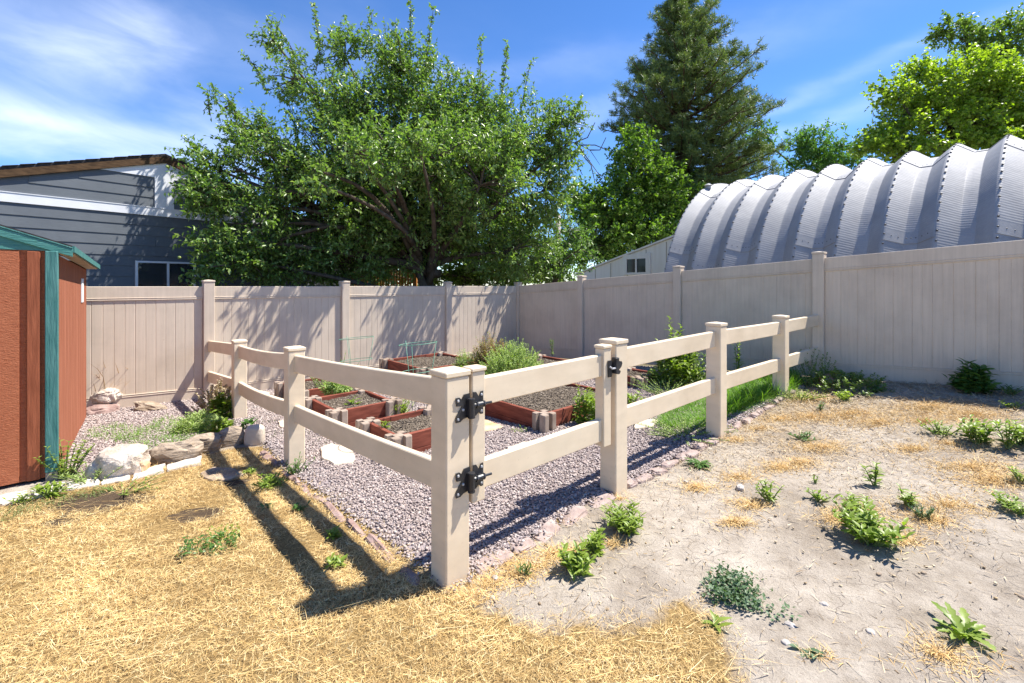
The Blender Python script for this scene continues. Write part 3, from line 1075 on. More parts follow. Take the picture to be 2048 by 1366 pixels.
mb.tube([c + dG3 * -.028 + Z3 * .004, c + dG3 * -.02 + fN3 * .014 - Z3 * .008, c + dG3 * .03 + fN3 * .016 - Z3 * .006], .0065, 8)
mb.build('striker_bar', M['steel'], la)
mb = MB()
bc = P0 + dG * (t3 + .026) + fN * .010
mb.box(bc, dG, perp(dG), .034, .04, lo.z - .045, lo.z + .058, bev=.004)
e = lo + dG3 * .045 + fN3 * .012
mb.tube([e + Z3 * .04, e + Z3 * .052 + dG3 * .004], .008, 8)
plate(mb, lo + fN3 * .008, [(.036, .034), (.072, .030), (.080, .016), (.070, -.004), (.05, -.018), (.036, -.016)], .0, .018)
plate(mb, lo + fN3 * .008, [(.036, -.022), (.060, -.028), (.064, -.036), (.052, -.05), (.036, -.05)], .0, .016)
mb.build('latch_body', M['black_metal'], la)

# ------------------------------------------------------------------ raised beds


def slot_block(mb, c, z0, z1, s=.175, sl=.05, dp=.045):
    """square concrete planter block with a board slot in each side"""
    h = s / 2
    a = sl / 2
    i = h - dp
    bv_ = .012
    pts = []
    for k in range(4):
        quarter = [(-h, -h + bv_), (-h + bv_, -h), (-a, -h), (-a, -i), (a, -i), (a, -h)]
        for x, y in quarter:
            for _ in range(k):
                x, y = -y, x
            pts.append((x, y))
    n_ = len(pts)
    P = lambda x, y, z: (c.x + bu.x * x + bv.x * y, c.y + bu.y * x + bv.y * y, z)
    f1 = .96
    vs = [P(x, y, z0) for x, y in pts] + [P(x, y, z1 - .008) for x, y in pts] + [P(x * f1, y * f1, z1) for x, y in pts]
    fs = [tuple(range(2 * n_, 3 * n_))]
    for r in range(2):
        for i_ in range(n_):
            j = (i_ + 1) % n_
            fs.append((r * n_ + i_, r * n_ + j, (r + 1) * n_ + j, (r + 1) * n_ + i_))
    mb.add(vs, fs)


BEDLAB = {'front': 'small red raised bed nearest the corner post of the rail fence',
          'middle': 'small red raised bed, the middle one of three in a row behind the left rails',
          'left': 'small red raised bed nearest the back fence, behind the left rail post',
          'tall': 'tall red raised bed standing before the back fence',
          'large': 'large low red raised bed of dark soil behind the gate',
          'small': 'small red raised bed with brown blocks, right of the gate post',
          'corner': 'red raised bed in the fence corner behind the silvery herb bush'}
for nme, fc, a, cN, ztp in BEDS:
    ctrb = fc + bu * a / 2 + bv * cN / 2
    zg = min(h1(*(fc + bu * x * a + bv * y * cN)) for x in (0, 1) for y in (0, 1)) - .03
    root = thing('raised_bed', BEDLAB[nme], 'planter', (ctrb.x, ctrb.y, h1(*ctrb)), 'red raised garden beds')
    cs = [fc, fc + bu * a, fc + bu * a + bv * cN, fc + bv * cN]
    for i in range(4):
        p, q = cs[i], cs[(i + 1) % 4]
        d = (q - p).normalized()
        p2, q2 = p + d * .05, q - d * .05
        mb = MB()
        zz = ztp - .006
        lvl = 0
        while zz > zg - .02 and lvl < 4:
            mb.beam((p2.x, p2.y, zz), (q2.x, q2.y, zz), perp(d).to_3d(), .038, .138, bev=.003)
            zz -= .141
            lvl += 1
        mb.build('side_board', M['red_wood'], root)
    for i in range(4):
        mb = MB()
        zz = ztp + .004
        while zz > zg:
            slot_block(mb, cs[i], zz - .152, zz)
            zz -= .154
        mb.build('corner_block', M['block'], root)
    ns, nt_ = int(a / .035) + 1, int(cN / .035) + 1
    V_, Q_ = [], []
    drop = {'large': .03, 'front': .035, 'tall': .03}.get(nme, .03)
    for j in range(nt_ + 1):
        for i in range(ns + 1):
            p = fc + bu * (.012 + (a - .024) * i / ns) + bv * (.012 + (cN - .024) * j / nt_)
            z = ztp - drop - .012 + noise.noise(Vector((p.x * 4, p.y * 4, 2))) * .022 + noise.noise(Vector((p.x * 15, p.y * 15, 5))) * .012
            if nme == 'large':
                z += .035 * math.sin(math.pi * i / ns) * math.sin(math.pi * j / nt_)
            V_.append((p.x, p.y, z))
    for j in range(nt_):
        for i in range(ns):
            o = j * (ns + 1) + i
            Q_.append((o, o + 1, o + ns + 2, o + ns + 1))
    mb = MB()
    mb.add(V_, Q_)
    so = mb.build('soil', M['soil'], root, smooth=True)
    k = int(3200 * a * cN)
    cx, cy = RNG.uniform(.03, a - .03, k), RNG.uniform(.03, cN - .03, k)
    X = fc.x + bu.x * cx + bv.x * cy
    Y = fc.y + bu.y * cx + bv.y * cy
    zz = np.array([noise.noise(Vector((x * 4, y * 4, 2))) * .022 + noise.noise(Vector((x * 15, y * 15, 5))) * .012 for x, y in zip(X, Y)]) + ztp - drop - .010
    if nme == 'large':
        zz += .035 * np.sin(np.pi * cx / a) * np.sin(np.pi * cy / cN)
    V_, Q_ = stones(X, Y, zz, RNG.uniform(.004, .013, k), .5)
    ck = np_mesh('soil_crumbs', V_, Q_, M['chip'], so)
    ck['kind'] = 'stuff'

# ------------------------------------------------------------------ tomato cages


def cage(label, c, zr, rr):
    root = thing('tomato_cage', label, 'plant support', (c.x, c.y, h1(c.x, c.y)), 'green wire plant cages')
    for z, r in zip(zr, rr):
        mb = MB()
        tl = Vector((.09, -.04, 0))
        pts = [Vector((c.x + math.cos(w) * r, c.y + math.sin(w) * r, z + tl.x * math.cos(w) * r + tl.y * math.sin(w) * r)) for w in np.linspace(0, 2 * math.pi, 33)]
        mb.tube(pts, .0034, 6)
        mb.build('ring', M['green_wire'], root, smooth=True)
    for k in range(3):
        w = .4 + k * 2.094
        mb = MB()
        zf = zr[0] - .62
        mb.tube([Vector((c.x + math.cos(w) * rr[0], c.y + math.sin(w) * rr[0], zr[0] + .015)), Vector((c.x + math.cos(w) * rr[0] * .45, c.y + math.sin(w) * rr[0] * .45, zf))], .0028, 5)
        mb.build('leg', M['green_wire'], root, smooth=True)


q = D(713, 676, 5.75)
cage('green wire tomato cage in front of a back fence post', Vector((q.x, q.y)), [q.z, D(713, 720, 5.75).z], [.205, .185])
q = D(836, 687, 4.35)
cage('green wire tomato cage standing in the small front bed', Vector((q.x, q.y)), [q.z, D(836, 742, 4.35).z], [.175, .16])

# ------------------------------------------------------------------ shed
sc_ = Vector((-3.46, 3.52))
su = dR                       # towards the camera/right
sB = -dR * 1.0                # going back along the right wall
sB = Vector((-.612, .791)).normalized()
sL = Vector((-.745, -.667)).normalized()   # going left along the front
shed = thing('garden_shed', 'small red-brown wooden shed with teal trim at the left edge', 'shed', (sc_.x, sc_.y, -.1))
SD, SW = 2.12, 1.9
zsl = -.038             # floor falls a little towards the back


def wallq(mb, p, q, z0p, z1p, z0q, z1q, out, th=.02):
    p, q = Vector(p), Vector(q)
    o = Vector(out) * th
    mb.hexa([(p.x, p.y, z0p), (q.x, q.y, z0q), (q.x + o.x, q.y + o.y, z0q), (p.x + o.x, p.y + o.y, z0p),
             (p.x, p.y, z1p), (q.x, q.y, z1q), (q.x + o.x, q.y + o.y, z1q), (p.x + o.x, p.y + o.y, z1p)])


nF = Vector((-sB.x, -sB.y))   # front wall outward
nR = Vector((-sL.x, -sL.y))   # right wall outward
zE = 1.64
mb = MB()
wallq(mb, sc_, sc_ + sL * SW, -.06, zE, -.06, zE, -nF, .03)
mb.build('front_wall', M['shed_wood'], shed)
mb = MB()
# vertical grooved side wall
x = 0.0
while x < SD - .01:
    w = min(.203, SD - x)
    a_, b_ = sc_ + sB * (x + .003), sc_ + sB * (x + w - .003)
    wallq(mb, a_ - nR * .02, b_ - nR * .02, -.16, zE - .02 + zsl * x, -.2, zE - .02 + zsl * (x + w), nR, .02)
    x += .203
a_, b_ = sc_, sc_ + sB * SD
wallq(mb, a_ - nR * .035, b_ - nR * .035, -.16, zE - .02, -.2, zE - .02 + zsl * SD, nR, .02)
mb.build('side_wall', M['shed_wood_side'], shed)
mb = MB()
wallq(mb, sc_ + sB * SD, sc_ + sB * SD + sL * SW, -.2, zE, -.2, zE, -sB, .03)
wallq(mb, sc_ + sL * SW, sc_ + sL * SW + sB * SD, -.2, zE, -.2, zE, -sL, .03)
mb.build('rear_wall', M['shed_wood'], shed)
mb = MB()
mb.box(sc_ + nF * .018 + sL * .034 + nR * .02, sL, sB, .071, .036, -.02, zE - .004, bev=.004)
cb = mb.build('corner_trim', M['teal'], shed)
mb = MB()
mb.box(sc_ + nF * .018 + sL * .034 + nR * .02, sL, sB, .066, .032, -.13, -.022, bev=.003)
mb.build('trim_foot', M['raw_wood'], cb)
mb = MB()
mb.box(sc_ + nF * .012 + sL * .110, sL, sB, .070, .02, -.06, zE - .01, bev=.003)
mb.build('jamb_shade_strip', M['shed_shade'], shed)  # strip with the corner trim's shadow put into its colour
mb = MB()
wallq(mb, sc_ + sL * .185 + nF * .002, sc_ + sL * 1.5 + nF * .002, -.055, zE - .012, -.055, zE - .012, nF, .016)
mb.build('door', M['shed_wood'], shed)
pit = .36
rise = (SW / 2) * pit
zR = zE + .055
mb = MB()
g0, g1 = sc_, sc_ + sL * SW
gm_ = sc_ + sL * SW / 2
for o in (nF * .030, nF * .002):
    pass
vs = []
for o in (nF * .002, nF * .014):
    vs += [(g0.x + nR.x * .03 + o.x, g0.y + nR.y * .03 + o.y, zE - .002), (g1.x + o.x, g1.y + o.y, zE - .002), (g1.x + o.x, g1.y + o.y, zR + .0), (gm_.x + o.x, gm_.y + o.y, zR + rise), (g0.x + nR.x * .03 + o.x, g0.y + nR.y * .03 + o.y, zR - .01)]
mb.add(vs, [(4, 3, 2, 1, 0), (5, 6, 7, 8, 9), (0, 1, 6, 5), (1, 2, 7, 6), (2, 3, 8, 7), (3, 4, 9, 8), (4, 0, 5, 9)])
mb.build('gable_board', M['teal_h'], shed)
OH, OF = .10, .018
for sgn, nm in ((1, 'roof_slope'), (-1, 'roof_slope')):
    base = sc_ if sgn > 0 else sc_ + sL * SW
    outv = nR if sgn > 0 else -nR
    e0 = base + outv * OH + nF * OF
    e1 = base + outv * OH + sB * (SD + .08)
    r0 = gm_ + nF * OF
    r1 = gm_ + sB * (SD + .08)
    ze = zR - OH * pit
    zf = lambda zz, k: zz + zsl * k
    t = .022
    mb = MB()
    mb.hexa([(e0.x, e0.y, ze), (e1.x, e1.y, zf(ze, SD)), (r1.x, r1.y, zf(zR + rise, SD)), (r0.x, r0.y, zR + rise),
             (e0.x, e0.y, ze + t), (e1.x, e1.y, zf(ze, SD) + t), (r1.x, r1.y, zf(zR + rise, SD) + t), (r0.x, r0.y, zR + rise + t)])
    ro = mb.build(nm, M['shingle'], shed)
    mb = MB()
    # rake board along the gable and its drip edge
    rk0 = e0 + nF * .001
    rk1 = r0 + nF * .001
    mb.beam((rk0.x, rk0.y, ze - .001), (rk1.x, rk1.y, zR + rise - .001), nF.to_3d(), .018, .062, bev=.003)
    mb.build('rake_board', M['teal_h'], ro)
    mb = MB()
    mb.beam((rk0.x, rk0.y, ze + .010), (rk1.x, rk1.y, zR + rise + .010), nF.to_3d(), .026, .010, bev=.002)
    ee0, ee1 = e0 + outv * .004, e1 + outv * .004
    mb.beam((ee0.x, ee0.y, ze + .022), (ee1.x, ee1.y, zf(ze, SD) + .022), outv.to_3d(), .014, .05, bev=.002)
    mb.build('drip_edge', M['teal'], ro)
    mb = MB()
    s0, s1 = base + outv * .004, base + outv * .004 + sB * SD
    f0, f1 = base + outv * (OH - .008), base + outv * (OH - .008) + sB * SD
    mb.hexa([(s0.x, s0.y, ze - .030), (s1.x, s1.y, zf(ze - .030, SD)), (f1.x, f1.y, zf(ze - .030, SD)), (f0.x, f0.y, ze - .030),
             (s0.x, s0.y, ze - .018), (s1.x, s1.y, zf(ze - .018, SD)), (f1.x, f1.y, zf(ze - .018, SD)), (f0.x, f0.y, ze - .018)])
    mb.build('soffit', M['soffit'], ro)
# white plate on the side wall
mb = MB()
pp = sc_ + sB * 1.70 + nR * .004
mb.box(pp, sB, nR, .15, .010, 1.19, 1.44, bev=.003)
mb.build('white_plate', M['white_paint'], shed)

# ------------------------------------------------------------------ neighbour house (slate siding)
hd = Vector((.588, .809)).normalized()       # along the gable wall, away to the right
hn = Vector((hd.y, -hd.x))                   # outward, to the camera side
W0 = Vector((-6.37, 9.5))
house = thing('house', 'slate grey sided house gable with brown fascia behind the fence', 'house', (W0.x, W0.y, -.2))
SRDG, HALF, ZPK, PIT = -.617, 4.6, 3.80, .316


def hp_(s, o=0.0):
    p = W0 + hd * s + hn * o
    return p


def roofz(s):
    return ZPK - abs(s - SRDG) * PIT


mb = MB()
s0, s1 = SRDG - HALF, SRDG + HALF
back = -hn * 7.0
for (a, c_) in ((hp_(s0), hp_(s1)), (hp_(s1), hp_(s1) + back), (hp_(s1) + back, hp_(s0) + back), (hp_(s0) + back, hp_(s0))):
    mb.quad((a.x, a.y, -.4), (c_.x, c_.y, -.4), (c_.x, c_.y, roofz(s0)), (a.x, a.y, roofz(s0)))
for o in (Vector((0, 0)), back):
    a, c_, pk = hp_(s0) + o, hp_(s1) + o, hp_(SRDG) + o
    mb.add([(a.x, a.y, roofz(s0)), (c_.x, c_.y, roofz(s0)), (pk.x, pk.y, ZPK)], [(0, 1, 2)])
mb.build('wall', M['siding'], house)
ZB0, ZB1, ZF = 2.665, 2.815, 3.40
sA = along(W0, hd, 309)
sB2 = along(W0, hd, 347)
wL, wR, wT, wB = along(W0, hd, 270), along(W0, hd, 390), 1.80, 1.05


def lap(mb, sa, sb, z0, z1):
    """one lap-siding course, thick at its lower edge, cut by the roof line"""
    def pt(s, z, o):
        p = hp_(s, o)
        return (p.x, p.y, z)
    if sb - sa < .02:
        return
    vs = [pt(sa, z0, .002), pt(sb, z0, .002), pt(sb, z0, .0145), pt(sa, z0, .0145), pt(sa, z1, .002), pt(sb, z1, .002), pt(sb, z1, .003), pt(sa, z1, .003)]
    mb.hexa([vs[0], vs[1], vs[2], vs[3], vs[4], vs[5], vs[6], vs[7]])
    mb.f[-6:] = [tuple(reversed(f)) for f in mb.f[-6:]]


mb = MB()
z = ZB0 - .003
CO = .192
k = 0
while z > -.3:
    zlo = z - CO + .002
    js = sorted([s0, s1] + [-1.1 + ((k * 1.37) % 2.4), 1.4 + ((k * .9) % 1.5)])
    for ja, jb in zip(js[:-1], js[1:]):
        if zlo < wT + .02 and z > wB - .02:
            lap(mb, ja + .0015, min(jb - .0015, wL - .035), zlo, z)
            lap(mb, max(ja + .0015, wR + .035), jb - .0015, zlo, z)
        else:
            lap(mb, ja + .0015, jb - .0015, zlo, z)
    z -= CO
    k += 1
z = ZB1 + .192
while z < ZF + .1:
    zt_ = min(z, ZF)
    ext = (ZPK - zt_ - .02) / PIT
    lap(mb, max(s0, SRDG - ext), sA - .003, z - CO + .002, zt_)
    lap(mb, sB2 + .003, min(s1, SRDG + ext), z - CO + .002, zt_)
    z += CO
mb.build('lap_siding', M['siding'], house)
mb = MB()


def hbox(mb, sa, sb, z0, z1, o0, o1):
    def pt(s, z, o):
        p = hp_(s, o)
        return (p.x, p.y, z)
    mb.hexa([pt(sa, z0, o1), pt(sb, z0, o1), pt(sb, z0, o0), pt(sa, z0, o0), pt(sa, z1, o1), pt(sb, z1, o1), pt(sb, z1, o0), pt(sa, z1, o0)])


hbox(mb, s0, s1, ZB0, ZB1, .001, .026)
hbox(mb, s0, s1, ZB1 - .001, ZB1 + .012, .001, .034)
mb.build('band_board', M['white_paint'], house)
mb = MB()
hbox(mb, sA, sB2, ZB1 + .013, ZF + .30, .001, .024)
mb.build('gable_post', M['white_paint'], house)
mb = MB()
ext = (ZPK - ZF) / PIT
vs = []
for o in (.001, .021):
    for s, z in ((SRDG - ext, ZF), (SRDG + ext, ZF), (SRDG, ZPK - .002)):
        p = hp_(s, o)
        vs.append((p.x, p.y, z))
mb.add(vs, [(2, 1, 0), (3, 4, 5), (0, 1, 4, 3), (1, 2, 5, 4), (2, 0, 3, 5)])
mb.build('gable_panel', M['white_paint'], house)
for sg in (-1, 1):
    EXT = HALF + .5
    OHG = .06
    mb = MB()
    a = hp_(SRDG, OHG)
    c_ = hp_(SRDG + sg * EXT, OHG)
    a2, c2_ = a + back * 1.1, c_ + back * 1.1
    zA, zC = ZPK + .03, ZPK + .03 - EXT * PIT
    mb.hexa([(a.x, a.y, zA), (c_.x, c_.y, zC), (c2_.x, c2_.y, zC), (a2.x, a2.y, zA), (a.x, a.y, zA + .05), (c_.x, c_.y, zC + .05), (c2_.x, c2_.y, zC + .05), (a2.x, a2.y, zA + .05)])
    # shingle courses showing at the rake edge
    for q in range(1, 26):
        t = q / 26
        p_ = a.lerp(c_, t)
        p2_ = a.lerp(c_, min(1, t + .034))
        zz = zA + (zC - zA) * t + .048
        zz2 = zA + (zC - zA) * min(1, t + .034) + .048
        b1, b2 = p_ + back * 1.1, p2_ + back * 1.1
        f1_, f2_ = p_ + hn * .02, p2_ + hn * .02
        mb.hexa([(f1_.x, f1_.y, zz), (f2_.x, f2_.y, zz2), (b2.x, b2.y, zz2), (b1.x, b1.y, zz), (f1_.x, f1_.y, zz + .004), (f2_.x, f2_.y, zz2 + .014), (b2.x, b2.y, zz2 + .014), (b1.x, b1.y, zz + .004)])
    ro = mb.build('roof_slope', M['shingle'], house)
    mb = MB()
    fa, fc_ = hp_(SRDG, OHG - .02), hp_(SRDG + sg * EXT, OHG - .02)
    mb.beam((fa.x, fa.y, zA - .002), (fc_.x, fc_.y, zC - .002), hn.to_3d(), .04, .125, bev=.004)
    mb.build('fascia', M['fascia'], ro)
# window
wf = MB()
fw = .035
hbox(wf, wL, wR, wT - fw, wT, .004, .045)
hbox(wf, wL, wR, wB, wB + fw, .004, .045)
for sa in (wL, (wL + wR) / 2 + .02 - fw / 2, wR - fw):
    hbox(wf, sa, sa + fw, wB + fw + .001, wT - fw - .001, .004, .042)
win = wf.build('window', M['white_paint'], house)
mb = MB()
hbox(mb, wL + fw + .001, wR - fw - .001, wB + fw + .001, wT - fw - .001, .018, .022)
mb.build('pane', M['clear_glass'], win)
mb = MB()
mid = (wL + wR) / 2
for (a, c_, z0, z1) in ((.06, .40, .12, .30), (.10, .30, .30, .42), (.56, .80, .12, .36), (.62, .74, .36, .44), (.84, .92, .12, .50)):
    hbox(mb, wL + a, wL + c_ - .01, wB + z0, wB + z1, .004 + .001, .014)
mb.build('window_items', M['curtain'], win)

# ------------------------------------------------------------------ white garage behind the corner
gR = Vector((4.55, 13.1))
gdir = Vector((-.5, .866))
garage = thing('garage', 'weathered white board building with sloping roof left of the metal arch building', 'outbuilding', (gR.x, gR.y, -.2))
gL_ = along(gR, gdir, 1155)
zr = 2.66
zl = D(1155, 549, (gR + gdir * gL_).y).z
mb = MB()
gn = Vector((-.866, -.5))
gback = -gn * 3
p, q = gR, gR + gdir * gL_
pc_, qc = p + gback, q + gback
mb.add([(q.x, q.y, -.3), (p.x, p.y, -.3), (p.x, p.y, zr), (q.x, q.y, zl), (qc.x, qc.y, -.3), (pc_.x, pc_.y, -.3), (pc_.x, pc_.y, zr), (qc.x, qc.y, zl)],
       [(0, 1, 2, 3), (5, 4, 7, 6), (4, 0, 3, 7), (1, 5, 6, 2)])
mb.build('wall', M['old_white'], garage)
mb = MB()
for k in range(6):
    s = .25 + k * gL_ / 5.6
    a = gR + gdir * s + gn * .006
    mb.box(a, gdir, gn, .014, .010, -.2, zr - (zr - zl) * s / gL_ - .05)
mb.build('batten', M['raw_wood'], garage)
mb = MB()
ov = gn * .05
a, c_ = p - gdir * .1 + ov, q + gdir * .15 + ov
a2, c2_ = a - ov * 2 + gback, c_ - ov * 2 + gback
k_ = (zr - zl) / gL_
za, zc = zr + .1 * k_ + .01, zl - .15 * k_ + .01
mb.hexa([(c_.x, c_.y, zc), (a.x, a.y, za), (a2.x, a2.y, za), (c2_.x, c2_.y, zc), (c_.x, c_.y, zc + .05), (a.x, a.y, za + .05), (a2.x, a2.y, za + .05), (c2_.x, c2_.y, zc + .05)])
mb.build('roof', M['old_white'], garage)
tw0, tw1 = along(gR, gdir, 1302), along(gR, gdir, 1247)
yw = (gR + gdir * along(gR, gdir, 1274)).y
zw0, zw1 = D(1274, 548, yw).z, D(1274, 510, yw).z
mb = MB()
tm = (tw0 + tw1) / 2
wd = tw1 - tw0
for (s, w_, z0, z1) in ((tm, wd, zw1 - .12, zw1 + .03), (tm, wd, zw0 - .02, zw0 + .05), (tw0 + .09, .18, zw0 + .051, zw1 - .121), (tw1 - .09, .18, zw0 + .051, zw1 - .121), (tm, .06, zw0 + .051, zw1 - .121)):
    mb.box(gR + gdir * s + gn * .02, gdir, gn, w_, .04, z0, z1)
gw = mb.build('window', M['old_white'], garage)
for s_ in (tw0 + .18, tm + .03):
    mb = MB()
    mb.box(gR + gdir * (s_ + (tm - tw0 - .21) / 2) + gn * .012, gdir, gn, tm - tw0 - .215, .008, zw0 + .052, zw1 - .122)
    mb.build('pane', M['glass'], gw)
mb = MB()
for zz, r, a0, a1 in ((1.44, .016, .3, gL_ - .1), (1.37, .02, 1.2, gL_ - .3)):
    a, c_ = gR + gdir * a0 + gn * .05, gR + gdir * a1 + gn * .05
    mb.tube([(a.x, a.y, zz), (c_.x, c_.y, zz)], r, 6)
mb.build('conduit', M['pole'], garage)

# ------------------------------------------------------------------ metal arch building
qa = -dR                                     # placeholder axis
qax = Vector((.640, -.768)).normalized()     # along the building, towards the camera side
qlat = Vector((.768, .640)).normalized()     # away from the fence
QN = Vector((3.02, 9.72))                    # near-wall foot of the far end
quonset = thing('arch_building', 'corrugated galvanised steel arch building behind the right fence', 'metal building', (QN.x, QN.y, -.2))
QW, QH, PITCH = 3.25, 4.12, .612


def qprof(t):
    """cross-section point for t in 0..1 over the arch (lateral, height) - steep sides, round top"""
    th = math.pi * t
    c_, s_ = math.cos(th), math.sin(th)
    x = QW * (1 - math.copysign(abs(c_) ** .92, c_))
    return x, QH * abs(s_) ** .92 - .25


NT = 56
tt = [i / NT for i in range(NT + 1)]
arch = [qprof(t) for t in tt]
ln = [0]
for i in range(NT):
    ln.append(ln[-1] + math.hypot(arch[i + 1][0] - arch[i][0], arch[i + 1][1] - arch[i][1]))
nrmA = []
for i in range(NT + 1):
    a, c_ = arch[max(i - 1, 0)], arch[min(i + 1, NT)]
    dx, dz = c_[0] - a[0], c_[1] - a[1]
    l_ = math.hypot(dx, dz)
    nrmA.append((dz / l_ * -1, dx / l_))      # pointing outwards
PR = [(0, .0), (.025, -.003), (.05, -.011), (.365, -.166), (.385, -.172), (.40, -.174), (.50, -.174), (.635, -.174), (.65, -.170), (.95, -.011), (.975, -.003), (1.0, 0)]


def qpt(i, off, s):
    x = arch[i][0] + nrmA[i][0] * off
    z = arch[i][1] + nrmA[i][1] * off
    p = QN + qlat * x + qax * s
    return (p.x, p.y, z)


NRING = 15
for r in range(NRING):
    V_, Q_, uv = [], [], []
    for strip in ((0, 1, 2), (2, 3), (3, 4), (4, 5, 6, 7), (7, 8), (8, 9), (9, 10, 11)):
        m_ = len(strip)
        o0 = len(V_)
        for i in range(NT + 1):
            for j in strip:
                fr, off = PR[j]
                V_.append(qpt(i, off, (r + fr) * PITCH))
                uv.append((fr, ln[i]))
        for i in range(NT):
            for j in range(m_ - 1):
                o = o0 + i * m_ + j
                Q_.append((o, o + m_, o + m_ + 1, o + 1))
    # crest bolts and lapped cross seams
    mb = MB()
    mb.add(V_, Q_)
    Lt = ln[-1]
    s_ = .1
    ii_ = 0
    while s_ < Lt * .62:
        while ln[ii_ + 1] < s_:
            ii_ += 1
        f_ = (s_ - ln[ii_]) / (ln[ii_ + 1] - ln[ii_])
        a = Vector(qpt(ii_, 0.001, (r + .025) * PITCH)).lerp(Vector(qpt(ii_ + 1, 0.001, (r + .025) * PITCH)), f_)
        n3 = (qlat * nrmA[ii_][0]).to_3d() + Vector((0, 0, nrmA[ii_][1]))
        mb.tube([a, a + n3 * .014], [.016, .012], 6, mi=1)
        s_ += .17
    for base_s in ((1.95, 4.9) if r % 2 else (2.45, 4.4)):
        k = min(range(NT), key=lambda q: abs(ln[q] - base_s))
        for fr in (.15, .27, .42, .51, .60, .73, .85):
            off = np.interp(fr, [x for x, _ in PR], [y for _, y in PR])
            for dk in (.10,):
                a = Vector(qpt(k, off, (r + fr) * PITCH)).lerp(Vector(qpt(k + 1, off, (r + fr) * PITCH)), .5)
                n3 = (qlat * nrmA[k][0]).to_3d() + Vector((0, 0, nrmA[k][1]))
                mb.tube([a, a + n3 * .012], [.012, .009], 6, mi=1)
    uv += [(0, 0)] * (len(mb.v) - len(V_))
    ring = mb.build('arch_panel', [M['galv'], M['galv_bolt']], quonset, smooth=True)
    me = ring.data
    ul = me.uv_layers.new(name='UVMap')
    lv = np.zeros(len(me.loops), np.int32)
    me.loops.foreach_get('vertex_index', lv)
    ul.data.foreach_set('uv', np.array(uv, np.float32)[lv].ravel())
    for base_s in ((1.95, 4.9) if r % 2 else (2.45, 4.4)):
        k = min(range(NT), key=lambda q: abs(ln[q] - base_s))
        mb = MB()
        vs = []
        for fr, off in PR:
            a = Vector(qpt(k, off + .003, (r + fr) * PITCH))
            c_ = Vector(qpt(k + 1, off + .003, (r + fr) * PITCH))
            t_ = (c_ - a).normalized()
            n3 = (qlat * nrmA[k][0]).to_3d() + Vector((0, 0, nrmA[k][1]))
            vs += [a, a + n3 * .008, a + t_ * .20 + n3 * .006, a + t_ * .20]
        fs = []
        for j in range(len(PR) - 1):
            o = j * 4
            fs += [(o, o + 4, o + 5, o + 1), (o + 1, o + 5, o + 6, o + 2), (o + 2, o + 6, o + 7, o + 3)]
        mb.add(vs, fs)
        mb.build('lap_seam', M['galv'], ring, smooth=False)
mb = MB()
vs = [qpt(i, -.10, .02) for i in range(NT + 1)]
mb.add(vs, [tuple(range(NT + 1))])
mb.build('end_wall', M['galv'], quonset)
a = Vector(qpt(NT // 2 - 6, .0, .05))
mb = MB()
mb.tube([a + Vector((0, 0, -.05)), a + Vector((0, 0, .03))], .06, 10)
mb.tube([a + Vector((0, 0, .03)), a + Vector((0, 0, .08))], [.10, .02], 10)
mb.build('roof_vent', M['galv'], quonset)

# ------------------------------------------------------------------ trees


def curve_pts(a, b, n=6, wob=.12, up=0.0):
    a, b = Vector(a), Vector(b)
    L = (b - a).length
    o1 = Vector(RNG.normal(0, wob * L, 3))
    pts = []
    for i in range(n + 1):
        t = i / n
        pts.append(a.lerp(b, t) + o1 * math.sin(math.pi * t) * .5 + Vector((0, 0, up * L * math.sin(math.pi * t))))
    return pts


def blob_pts(blobs, density):
    """blobs: (u, v, ru, rv, Y, ry) in photo pixels at distance Y -> twig centres and owning blob"""
    out, own = [], []
    for bi, (u, v, ru, rv, Y, ry) in enumerate(blobs):
        c = np.array(D(u, v, Y))
        r = np.array([ru * Y / F, ry, rv * Y / F])
        k = max(3, int(density * (r[0] * r[2] * r[1]) ** .72))
        p = rnd_dirs(k) * (RNG.uniform(0, 1, (k, 1)) ** .42)
        out.append(c + p * r)
        own += [bi] * k
    return np.concatenate(out), np.array(own)


